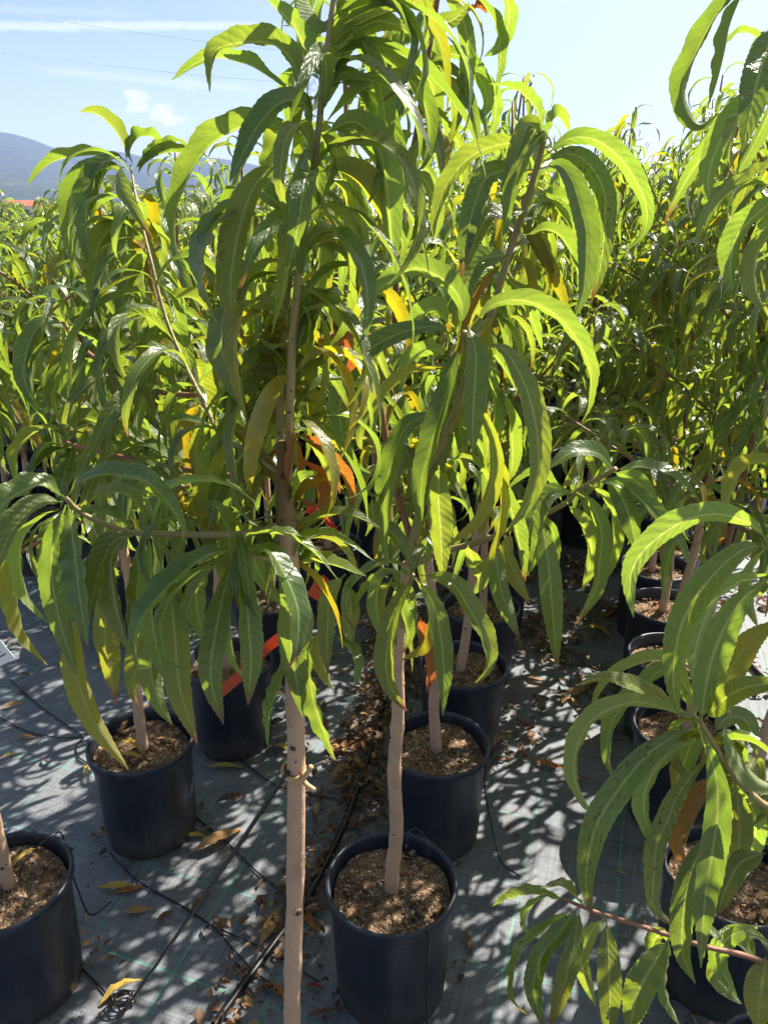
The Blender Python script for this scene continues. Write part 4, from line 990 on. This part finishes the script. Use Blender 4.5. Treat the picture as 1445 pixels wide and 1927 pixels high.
for n, (x, y, k) in enumerate(spots):
    r = random.Random(n * 13 + 1); rz = r.uniform(0, 6.28)
    side = 'left' if x < -0.35 * y * 0.5 else ('right' if x > 0.1 * y else 'middle')
    lab = {'left': 'sunlit young peach tree in the crowded rows further back on the left', 'right': 'tall young peach tree in the dense dark rows further back on the right',
           'middle': 'young peach tree in the rows further back behind the middle of the picture'}[side]
    ordn = ['first', 'second', 'third', 'fourth', 'fifth', 'sixth', 'seventh', 'eighth', 'ninth', 'tenth']
    seen_in_row[k] = seen_in_row.get(k, -1) + 1
    if y < 4.6 and seen_in_row[k] < 10 and k < 50:
        rown = 'the middle row' if k == 0 else ('%s row %s of the middle' % (ordn[min(9, abs(k) - 1)], 'right' if k > 0 else 'left'))
        lab = 'peach tree, %s in the crowded back of %s' % (ordn[seen_in_row[k]], rown)
    grp = 'peach trees crowded in the rows further back, %s' % side
    # trees stand taller to the right of the block than to the left
    hgt = 1.60 + 0.37 * min(1, max(0, (x / y + 0.32) / 0.45)) + r.uniform(-0.08, 0.08)
    indiv = y < 4.3
    store = PI_ if indiv else PF_; slot = n % len(store)
    if store[slot] is None:
        store[slot] = {}
    bucket = round((hgt - 1.5) / 0.17)
    if bucket not in store[slot]:
        t = potted(x, y, lab, grp, seed=n); grow(t, 300 + n, 1.5 + bucket * 0.17, (0.03, 0), 275 if indiv else 270, indiv, None, low=0.72, spread=0.46, big=1.18)
        store[slot][bucket] = t
    else:
        src = store[slot][bucket]
        copy_tree(src, x, y, rz, lab, grp)

# the rows beyond those: one mass of crowns
fp = []
for n, (x, y, k) in enumerate(far_spots[::1]):
    r = random.Random(n + 900); h = 1.55 + 0.42 * min(1, max(0, (x / y + 0.32) / 0.45)) + r.uniform(-.1, .12)
    for q in range(70):
        f = r.random() ** .7; z = .95 + (h - .95) * f; a = r.uniform(0, 6.28); rad = (1 - f * .85) * r.uniform(0.02, .36)
        vi = r.randrange(len(LOWV)); vv, ff, uu = LOWV[vi]; M = np.array(Matrix.Rotation(a, 3, 'Z')) * r.uniform(.8, 1.15)
        fp.append((vv @ M.T + np.array((x + rad * math.cos(a), y + rad * math.sin(a), z)), ff, uu))
o = link(bpy.data.objects.new('distant_peach_trees', leaf_mesh('distant_peach_trees', fp, M_LEAF))); o.color = (0.16, 0.2, 0.5, 0); tag(o, kind='stuff')

# ------------------------------------------------------------------ irrigation, wire, ties, tags
def ground_line(name, pxs, rad, label, cat, z=None, group=None, n=8):
    pts = spline([G(x, y, 0) for x, y in pxs], 10 * len(pxs)); pts[:, 2] = rad + 0.003
    b = MB(); b.tube(pts, rad, n); o = b.build(name, M_TUBE); return tag(o, label, cat, group)
ground_line('irrigation_pipe', [(330, 2050), (420, 1915), (500, 1805), (565, 1715), (610, 1640), (655, 1540), (690, 1440), (712, 1370), (728, 1300), (745, 1220), (760, 1140)], 0.0095,
            'thick black irrigation pipe lying along the middle row in leaf litter', 'pipe')
ground_line('irrigation_pipe', [(1500, 1350), (1370, 1210), (1330, 1130), (1300, 1060)], 0.0095, 'black irrigation pipe lying along the right row behind the pots', 'pipe')
for pxs, lab in (([(20, 1280), (60, 1318), (110, 1355), (158, 1389)], 'thin black drip line slanting to the left pot from the upper left'),
                 ([(-20, 1340), (50, 1378), (110, 1390), (158, 1390), (146, 1402), (147, 1425), (168, 1440)], 'thin black drip line looping beside the rim of the left pot'),
                 ([(355, 1530), (400, 1565), (440, 1600), (480, 1640), (520, 1672), (545, 1690)], 'thin black drip line from the left pot towards the front trunk'),
                 ([(205, 1605), (260, 1660), (350, 1712), (400, 1745), (445, 1765), (520, 1800), (600, 1850)], 'thin black drip line crossing the fabric under the slanting wire'),
                 ([(385, 1770), (380, 1755), (400, 1745), (440, 1790), (478, 1830), (505, 1852), (540, 1880)], 'thin black drip line tangled by the litter at the front pipe'),
                 ([(130, 1800), (165, 1835), (200, 1872), (212, 1900)], 'thin black drip line leaving the lower left pot'),
                 ([(450, 1430), (520, 1480), (600, 1500), (680, 1512)], 'thin black drip line running right to the thick pipe'),
                 ([(1180, 1850), (1260, 1880), (1340, 1893), (1400, 1890)], 'thin black drip line along the ground at the lower right')):
    ground_line('drip_line', pxs, 0.0022, lab, 'drip line', group='thin drip lines', n=6)
def tube_thing(name, pts, rad, label, cat, mat=M_TUBE, group=None, n=8, k=60):
    b = MB(); b.tube(spline(pts, k), rad, n); return tag(b.build(name, mat), label, cat, group)
# drip lines that climb over the rims of the middle pots
def rimline(X, Y, a, label, droop):
    ca, sa = math.cos(R(a)), math.sin(R(a))
    q = lambda r_, z: np.array((X + r_ * ca, Y + r_ * sa, z))
    pts = [q(.035, .275), q(.05, .30), q(.09, .312), q(.132, .312), q(.148, .295), q(.150, .22), q(.15 + droop * .5, .12), q(.16 + droop, .02), q(.22 + droop, .005)]
    tube_thing('drip_line', pts, 0.002, label, 'drip line', group='thin drip lines', n=6)
rimline(0.016, 1.22, -62, 'thin black drip line over the front rim of the bottom centre pot', 0.0)
rimline(0.14, 1.67, -38, 'thin black drip line looping over the rim of the second middle pot', 0.05)
rimline(-0.797, 1.22, 60, 'thin black drip line over the back rim of the lower left pot', 0.02)
em = MB(); em.tube([(.048, 1.315, .26), (.05, 1.318, .30)], .0035, 8); em.tube(spline([(.05, 1.318, .30), (.056, 1.335, .318), (.075, 1.346, .312), (.10, 1.34, .285)], 14), .002, 6)
tag(em.build('drip_emitter', M_TUBE), 'small drip emitter stuck in the soil of the bottom centre pot', 'emitter')
# slanting wire from the front trunk to the ground
wa = P(541, 1454, .737); wb = G(222, 1918, .03)
tube_thing('guy_wire', [wa, wa * .66 + wb * .34 + np.array((0, 0, -.004)), wa * .33 + wb * .67 + np.array((0, 0, -.004)), wb], 0.0030,
           'shiny black wire slanting from the tie on the front trunk to the ground', 'wire')
co = []
cc = G(238, 1893, .0)
for i in range(64):
    a = i * 0.40; rr_ = 0.019 + 0.009 * math.sin(i * .37); co.append((cc[0] + rr_ * math.cos(a), cc[1] + rr_ * .8 * math.sin(a), 0.006 + 0.00035 * i + 0.006 * math.sin(a * 1.3 + 1) ** 2))
tube_thing('coiled_tube', co, 0.0022, 'loose coil of black tubing on the fabric at the lower left', 'tubing', k=260)
# tan rubber tie: two turns, a knot and two cut ends
kt = P(553, 1452, .75); tb = MB()
for dz, tl in ((0.004, 0.25), (-0.004, -0.2), (0.0, 0.05)):
    ring = [(kt[0] + 0.0134 * math.cos(a), kt[1] + 0.0134 * math.sin(a), kt[2] + dz + tl * .012 * math.sin(a)) for a in np.linspace(0, 2 * math.pi, 25)]
    tb.tube(ring, 0.0022, 8)
kx = np.array((kt[0] + .009, kt[1] - .010, kt[2]))
tb.tube(spline([kx + (-.006, 0, -.006), kx + (.002, -.005, 0), kx + (.006, -.002, .006), kx + (.002, .002, .002)], 14), .0038, 8)
tb.tube(spline([kx, kx + (.008, -.004, .008), kx + (.014, -.004, .020)], 8), .0030, 8)
tb.tube(spline([kx, kx + (.008, -.006, -.006), kx + (.017, -.008, -.012)], 8), .0032, 8)
tag(tb.build('tree_tie', M_TIE), 'tan rubber tie knotted round the front trunk', 'tie')

def strip(name, pts, wid, mat, label, cat, normal=(0, -1, .2), group=None, twist=0.3):
    c = spline(pts, 18); T = np.gradient(c, axis=0); T /= np.linalg.norm(T, axis=1)[:, None]; v = []; f = []
    for i in range(18):
        nrm = np.array(normal, float); W = np.cross(T[i], nrm); W /= np.linalg.norm(W); a = twist * math.sin(i * .35)
        B = np.cross(W, T[i]); W = W * math.cos(a) + B * math.sin(a); B = np.cross(W, T[i])
        for sgn, th in ((-1, -1), (1, -1), (1, 1), (-1, 1)): v.append(c[i] + W * wid / 2 * sgn + B * th * 0.0004)
    for i in range(17):
        for j in range(4): f.append((i * 4 + j, i * 4 + (j + 1) % 4, i * 4 + 4 + (j + 1) % 4, i * 4 + 4 + j))
    f += [(3, 2, 1, 0), (68, 69, 70, 71)]
    b = MB(); b.add(v, f); return tag(b.build(name, mat, smooth=False), label, cat, group)
TG = 'bright plastic tape tags in the trees'
strip('tape_tag', [P(540, 1190, 1.86), P(500, 1222, 1.86), P(455, 1268, 1.87), P(405, 1312, 1.88)], .031, M_ORANGE, 'long orange tape strip hanging across the pot behind the low front leaves', 'tape tag', group=TG)
strip('tape_tag', [P(484, 868, .90), P(495, 880, .90), P(512, 878, .90)], .024, M_RED, 'red orange tape scrap beside the rough graft of the front tree', 'tape tag', group=TG)
strip('tape_tag', [P(578, 958, .92), P(600, 966, .92), P(616, 978, .93), P(632, 1004, .93)], .010, M_RED, 'narrow red tape curling just right of the graft of the front tree', 'tape tag', group=TG)
strip('tape_tag', [P(588, 1125, 1.05), P(602, 1105, 1.05), P(618, 1090, 1.05)], .022, M_ORANGE, 'short orange tape behind the leaves right of the front trunk', 'tape tag', group=TG)
tt = MB(); a0 = P(-4, 1226, 1.05); rotm = Matrix.Rotation(R(-28), 3, 'Y') @ Matrix.Rotation(R(12), 3, 'Z')
tagroot = empty('plant_label', tuple(a0)); tag(tagroot, 'white printed plant label hanging at the left edge', 'label')
tt.box((0, 0, 0), (.030, .0008, .046), 0, rotm); tt.build('card', M_WHITE, tagroot, smooth=False)
ti = MB()
for k in range(4): ti.box(rotm @ Vector((-.001 + .002 * (k % 2), -.0008, 0.013 - k * .0075)), (.015 - .002 * (k % 3), .0004, .0022), 0, rotm)
ti.build('printing', M_INK, tagroot, smooth=False)

# ------------------------------------------------------------------ fallen leaves and litter
DRYM = []
def dry_mesh(seed, mat):
    r = random.Random(seed); L = 1.0
    v, f, u = local_leaf(r.uniform(8, 30), r.uniform(-45, -10), 1.0, L, 0.24, 12, 4, seed, r.uniform(-45, 45), r.uniform(-50, 50), fold=r.uniform(.2, .75), serr=.05, wave=.25, curl=.2)
    v[:, 2] -= v[:, 2].min(); return leaf_mesh('fallen_leaf', [(v, f, u)], mat)
DRYM = {k: [dry_mesh(11 * i + j, M_DRY[k]) for j in range(4)] for i, k in enumerate(M_DRY)}
def fallen(p, length, ang, c, label, group='leaves fallen on the ground', k=0):
    o = bpy.data.objects.new('fallen_leaf', DRYM[c][k % 4]); o.location = (p[0], p[1], p[2] + 0.001); o.scale = (length,) * 3
    o.rotation_euler = (0, 0, ang); link(o); return tag(o, label, 'fallen leaf', group)
def fall2(x0, y0, x1, y1, c, label, z=0.002, k=0):
    a, b = G(x0, y0, z), G(x1, y1, z); L = float(np.linalg.norm(b - a)); fallen(a, L * 1.05, math.atan2(b[1] - a[1], b[0] - a[0]), c, label, k=k)
for i, q in enumerate((
 (360, 1610, 465, 1578, 'tan', 'large tan leaf lying under the slanting black wire'), (185, 1672, 258, 1680, 'yellow', 'pale curled leaf on the fabric left of the wire'),
 (215, 1682, 268, 1676, 'orange', 'orange brown leaf beside the pale curled one left of the wire'), (228, 1722, 285, 1715, 'tan', 'small tan leaf below the pair left of the wire'),
 (295, 1748, 318, 1712, 'brown', 'thin brown leaf standing near the wire'), (392, 1445, 455, 1452, 'yellow', 'yellow leaf between the two left pots'),
 (158, 1440, 172, 1462, 'yellow', 'short yellow leaf beside the left pot'), (342, 1580, 386, 1572, 'yellow', 'thin yellow leaf at the foot of the left pot'),
 (440, 1415, 460, 1402, 'yellow', 'pale leaf at the foot of the pot with orange tape'), (0, 1428, 36, 1420, 'yellow', 'yellow leaf at the left edge behind the lower left pot'),
 (0, 1335, 44, 1326, 'tan', 'tan leaf at the left edge, upper'), (488, 1788, 532, 1716, 'tan', 'broad tan leaf on the pipe left of the front trunk'),
 (492, 1850, 545, 1900, 'orange', 'broad orange tan leaf left of the front trunk, lowest'), (572, 1860, 608, 1852, 'red', 'dark red leaf right of the front trunk'),
 (186, 1895, 262, 1838, 'yellow', 'long yellow leaf by the coil of tubing'), (570, 1705, 585, 1762, 'orange', 'orange leaf just right of the front trunk'),
 (622, 1478, 660, 1440, 'tan', 'pale dry leaf by the pipe behind the front trunk'), (575, 1915, 640, 1920, 'brown', 'brown leaf at the lower edge beside the pot'),
 (1092, 1182, 1152, 1198, 'yellow', 'yellow leaf on the dark fabric in the right aisle'), (1000, 1430, 1050, 1456, 'orange', 'orange leaf in the middle of the right aisle'),
 (970, 1422, 992, 1408, 'orange', 'small orange leaf right of the second middle pot'), (985, 1275, 1030, 1290, 'tan', 'tan leaf in the right aisle, further back'),
 (915, 1372, 940, 1398, 'brown', 'brown leaf against the second middle pot'), (1075, 1310, 1110, 1296, 'tan', 'tan leaf beside a heap of litter in the right aisle'),
 (1155, 1640, 1180, 1650, 'yellow', 'small yellow leaf in the right aisle near the pale leaves'), (560, 1612, 580, 1640, 'yellow', 'small yellow leaf touching the front trunk'),
 (405, 1725, 425, 1760, 'brown', 'thin brown leaf among the drip lines'), (1130, 1165, 1165, 1150, 'orange', 'orange leaf at the foot of the right row'))):
    fall2(*q, k=i)
zs = 0.272
for i, q in enumerate(((15, 1640, 76, 1598, 'yellow', 'yellow leaf on the soil of the lower left pot'), (228, 1382, 246, 1352, 'tan', 'pale leaf standing on the soil of the left pot'),
                       (218, 1400, 282, 1414, 'yellow', 'curved yellow leaf on the soil of the left pot'), (222, 1426, 268, 1424, 'yellow', 'yellow leaf at the front rim of the left pot'),
                       (752, 1648, 776, 1650, 'red', 'small red leaf on the soil of the bottom centre pot'), (748, 1612, 772, 1618, 'tan', 'tan leaf on the soil behind the bottom centre trunk'),
                       (790, 1425, 800, 1410, 'orange', 'small orange leaf on the soil of the second middle pot'), (1230, 1148, 1262, 1140, 'orange', 'orange leaf on the soil of a pot in the right row'),
                       (1215, 1070, 1240, 1078, 'tan', 'tan leaf on the soil of a back pot in the right row'), (290, 1392, 330, 1398, 'tan', 'tan leaf on the soil right of the trunk in the left pot'))):
    fall2(*q, z=zs, k=i)
r = random.Random(17); POTS = [(T0.location.x, T0.location.y), (A1.location.x, A1.location.y), (A2.location.x, A2.location.y), (C0.location.x, C0.location.y)] + [(q[0], q[1]) for q in near] + [(x, y) for x, y, k in spots]
POTS = np.array(POTS); made = 0
def free(x, y, d=0.135): return np.min((POTS[:, 0] - x) ** 2 + (POTS[:, 1] - y) ** 2) > d * d
while made < 210:
    y = 1.1 + 3.6 * r.random() ** 0.75; x = r.uniform(-0.62, 0.62) * (y + .5)
    if y < 1.85 and r.random() < 0.72: continue
    if not free(x, y): continue
    made += 1
    cc_ = r.choice(['tan', 'brown', 'brown', 'yellow', 'brown', 'tan', 'orange', 'dark']); xa = x - .262 * (y - 1.22)
    fallen((x, y, 0.002), r.uniform(.035, .085) if y > 1.9 else r.uniform(.05, .10), r.uniform(0, 6.28), cc_,
           'small dry %s leaf lying on the fabric %s, %s' % (cc_, 'left of the middle row' if xa < -.12 else ('in the right aisle' if xa > .2 else 'along the middle row'), 'near the front' if y < 1.9 else ('well back' if y > 3 else 'midway back')), 'small dry leaves scattered on the fabric', k=r.randrange(4))
# crumbled litter along the pipes and round the pots
parts = {'dark': [], 'brown': [], 'tan': []}
def flake(x, y, s, c):
    v, f, u = local_leaf(r.uniform(-10, 50), r.uniform(-80, 10), 1.0, s, s * r.uniform(.25, .6), 5, 2, r.randrange(99), r.uniform(-60, 60), r.uniform(-90, 90), fold=.5, serr=0, wave=.3)
    a = r.uniform(0, 6.28); tl = r.uniform(-.6, .6); M = np.array(Matrix.Rotation(a, 3, 'Z') @ Matrix.Rotation(tl, 3, 'X')); v = v @ M.T; v[:, 2] -= v[:, 2].min() - 0.003
    parts[c].append((v + np.array((x, y, r.uniform(0, .012))), f, u))
pc = spline([G(x, y, 0) for x, y in [(420, 1915), (500, 1805), (565, 1715), (610, 1640), (655, 1540), (690, 1440), (712, 1370), (728, 1300), (745, 1220), (760, 1140)]], 400)
for i in range(2600):
    p = pc[r.randrange(400)]; dens = math.sin(p[1] * 9 + 1) + math.sin(p[1] * 23)
    if p[1] < 1.75 and r.random() > 0.45 + .3 * dens: continue
    off = r.gauss(0.0, .055); x, y = p[0] + off, p[1] + r.gauss(0, .03)
    if free(x, y, .13): flake(x, y, r.uniform(.008, .040), r.choice(['dark', 'dark', 'brown', 'brown', 'tan']))
for (X, Y) in POTS:
    if Y > 4.5: continue
    for i in range(60 if Y < 3 else 25):
        a = r.uniform(0, 6.28); q = .128 + abs(r.gauss(0, .05)); flake(X + q * math.cos(a), Y + q * math.sin(a), r.uniform(.006, .03), r.choice(['dark', 'brown', 'dark', 'tan']))
for i in range(4200):
    y = r.uniform(1.95, 4.6); x = .262 * (y - 1.22) + r.choice([.38, .38, -.36, 1.1]) + r.gauss(0, .20)
    if math.sin(x * 11 + y * 5) + math.sin(y * 13 - x * 4) + r.uniform(-1, 1) < .1: continue
    if free(x, y, .13): flake(x, y, r.uniform(.012, .06), r.choice(['dark', 'brown', 'brown', 'tan', 'dark']))
for c, ps in parts.items():
    o = link(bpy.data.objects.new('leaf_litter', leaf_mesh('leaf_litter', ps, M_DRY[c]))); tag(o, kind='stuff')

# ------------------------------------------------------------------ far things: house, bushes, pylon, wires
M_WALL = plain('white_render', (0.74, 0.72, 0.68), 0.85, 0.2, (0.68, 0.66, 0.62), 1.0)
M_ROOF = plain('red_roof_tile', (0.46, 0.13, 0.07), 0.8, 0.2, (0.36, 0.10, 0.06), 2.0)
M_GLASS = plain('dark_window', (0.03, 0.04, 0.05), 0.15, 0.6)
M_FRAME = plain('window_frame', (0.55, 0.53, 0.50), 0.6, 0.3)
def house(cx, cy, z0, W_, D_, H_, label, rz=0.0, wins=4):
    h = empty('house', (cx, cy, z0)); h.rotation_euler = (0, 0, rz); tag(h, label, 'house')
    b = MB(); b.box((0, 0, H_ / 2), (W_, D_, H_)); b.build('wall', M_WALL, h, smooth=False)
    b = MB(); e = .5; t_ = H_ + W_ * .16
    v = [(-W_ / 2 - e, -D_ / 2 - e, H_ + .02), (W_ / 2 + e, -D_ / 2 - e, H_ + .02), (W_ / 2 + e, D_ / 2 + e, H_ + .02), (-W_ / 2 - e, D_ / 2 + e, H_ + .02), (-W_ / 2 + 1.2, 0, t_), (W_ / 2 - 1.2, 0, t_)]
    b.add(v, [(0, 1, 5, 4), (1, 2, 5), (2, 3, 4, 5), (3, 0, 4), (3, 2, 1, 0)]); b.build('roof', M_ROOF, h, smooth=False)
    for i in range(wins):
        for zz in ([1.5, 4.2] if H_ > 5 else [1.5]):
            x = -W_ / 2 + W_ * (i + .5) / wins; f = MB(); f.box((x, -D_ / 2 - .03, zz), (1.3, .1, 1.5)); fo = f.build('window', M_FRAME, h, smooth=False)
            g_ = MB(); g_.box((x, -D_ / 2 - .09, zz), (1.1, .04, 1.3)); g_.build('pane', M_GLASS, fo, smooth=False)
hp = P(46, 392, 190); house(hp[0], 190, 0, 8, 6, 2.9, 'white house with a red tiled roof beyond the nursery on the left', .25)
q = P(222, 331, 1180); house(q[0], 1120, max(0, q[2] - 10), 9, 7, 4.5, 'pale house high on the far hillside, right of the tall left shoot', .3, 3)

M_FARL = plain('far_foliage', (0.060, 0.10, 0.025), 0.7, 0.2, (0.10, 0.13, 0.035), 1.2, 0.0, (0.25, 0.36, 0.04))
def far_tree(px_, ytop, Y, wid, label, seed):
    top = P(px_, ytop, Y); H = top[2]; r_ = np.random.default_rng(seed)
    t = empty('bushy_tree', (top[0], Y, 0)); tag(t, label, 'tree', 'bushy trees beyond the nursery')
    b = MB(); b.tube([(0, 0, -.1), (0.05, 0, H * .4), (0, .05, H * .8)], [.16, .12, .04], 8)
    for k in range(5):
        a = k * 1.3; b.tube([(0, 0, H * (.25 + .09 * k)), (math.cos(a) * wid * .3, math.sin(a) * wid * .3, H * (.45 + .09 * k))], [.06, .02], 6)
    b.build('trunk', M_KNOT, t)
    f = MB(); n = 2600
    lobes = [(r_.normal(0, wid * .22), r_.normal(0, wid * .22), H * r_.uniform(.3, .82), wid * r_.uniform(.16, .34)) for _ in range(14)]
    v = []; fs = []
    for i in range(n):
        lx, ly, lz, lr = lobes[i % 14]; d = r_.normal(size=3); d /= np.linalg.norm(d); c = np.array((lx, ly, lz)) + d * lr * r_.uniform(.6, 1.05) * (1, 1, .9)
        c[2] = min(c[2], H); a = r_.normal(size=3); a /= np.linalg.norm(a); bb = np.cross(a, r_.normal(size=3)); bb /= np.linalg.norm(bb); s = r_.uniform(.10, .22) * wid / 4
        v += [c - a * s, c + bb * s * .4, c + a * s, c - bb * s * .4]; fs.append((4 * i, 4 * i + 1, 4 * i + 2, 4 * i + 3))
    f.add(v, fs); f.build('crown', M_FARL, t, smooth=False)
for i, (x, y, Y, wd, lab) in enumerate(((287, 352, 75, 3.2, 'slim light green tree rising above the far rows beside the left shoot'), (262, 372, 85, 5.0, 'round bushy tree low behind the far rows on the left'),
        (118, 366, 90, 4.2, 'bushy tree beside the red roofed house'), (330, 378, 95, 7.0, 'wide bushy tree on the skyline right of the slim tree'), (10, 384, 100, 6.0, 'bushy tree left of the red roofed house'),
        (180, 380, 100, 7.0, 'low wide bushy tree in the middle of the left skyline'), (420, 384, 110, 8.0, 'low bushy tree behind the front tree on the skyline'))):
    far_tree(x, y, Y, wd, lab, i)
M_STEEL = plain('galvanised_steel', (0.30, 0.34, 0.40), 0.5, 0.5, (0.24, 0.28, 0.33), 1.0)
pt = P(587, 36, 170); HP = pt[2]; py = empty('lattice_pylon', (pt[0], 170, 0)); tag(py, 'distant lattice pylon seen between the leaves beside the front shoot', 'pylon')
b = MB(); half = lambda z: 2.6 * (1 - z / HP) + .35
lv = list(np.linspace(0, HP, 13))
for sx in (-1, 1):
    for sy in (-1, 1): b.tube([(sx * half(z), sy * half(z), z) for z in lv], .13, 4)
for z0, z1 in zip(lv[:-1], lv[1:]):
    for (ax, ay, bx_, by_) in ((-1, -1, 1, -1), (1, -1, 1, 1), (1, 1, -1, 1), (-1, 1, -1, -1)):
        b.tube([(ax * half(z0), ay * half(z0), z0), (bx_ * half(z1), by_ * half(z1), z1)], .06, 4); b.tube([(bx_ * half(z0), by_ * half(z0), z0), (ax * half(z1), ay * half(z1), z1)], .06, 4)
        b.tube([(ax * half(z1), ay * half(z1), z1), (bx_ * half(z1), by_ * half(z1), z1)], .05, 4)
b.build('tower', M_STEEL, py, smooth=False)
for fr in (.74, .86, .97):
    a_ = MB(); z = HP * fr
    for s in (-1, 1): a_.tube([(0, 0, z + .8), (s * 5.5, 0, z)], .08, 4); a_.tube([(0, 0, z - .2), (s * 5.5, 0, z)], .08, 4)
    a_.build('crossarm', M_STEEL, py, smooth=False)
for (a, b_, lab) in (((587, 100), (-300, -30), 'thin power line crossing the upper left sky, higher one'), ((587, 158), (-300, 56), 'thin power line crossing the upper left sky, lower one')):
    A, B = P(*a, 170), P(*b_, 90); pts = [A + (B - A) * s - np.array((0, 0, 1.6 * 4 * s * (1 - s) * .4)) for s in np.linspace(0, 1, 24)]
    w_ = MB(); w_.tube(pts, .020, 5); tag(w_.build('power_line', M_TUBE), lab, 'power line', 'power lines in the sky')
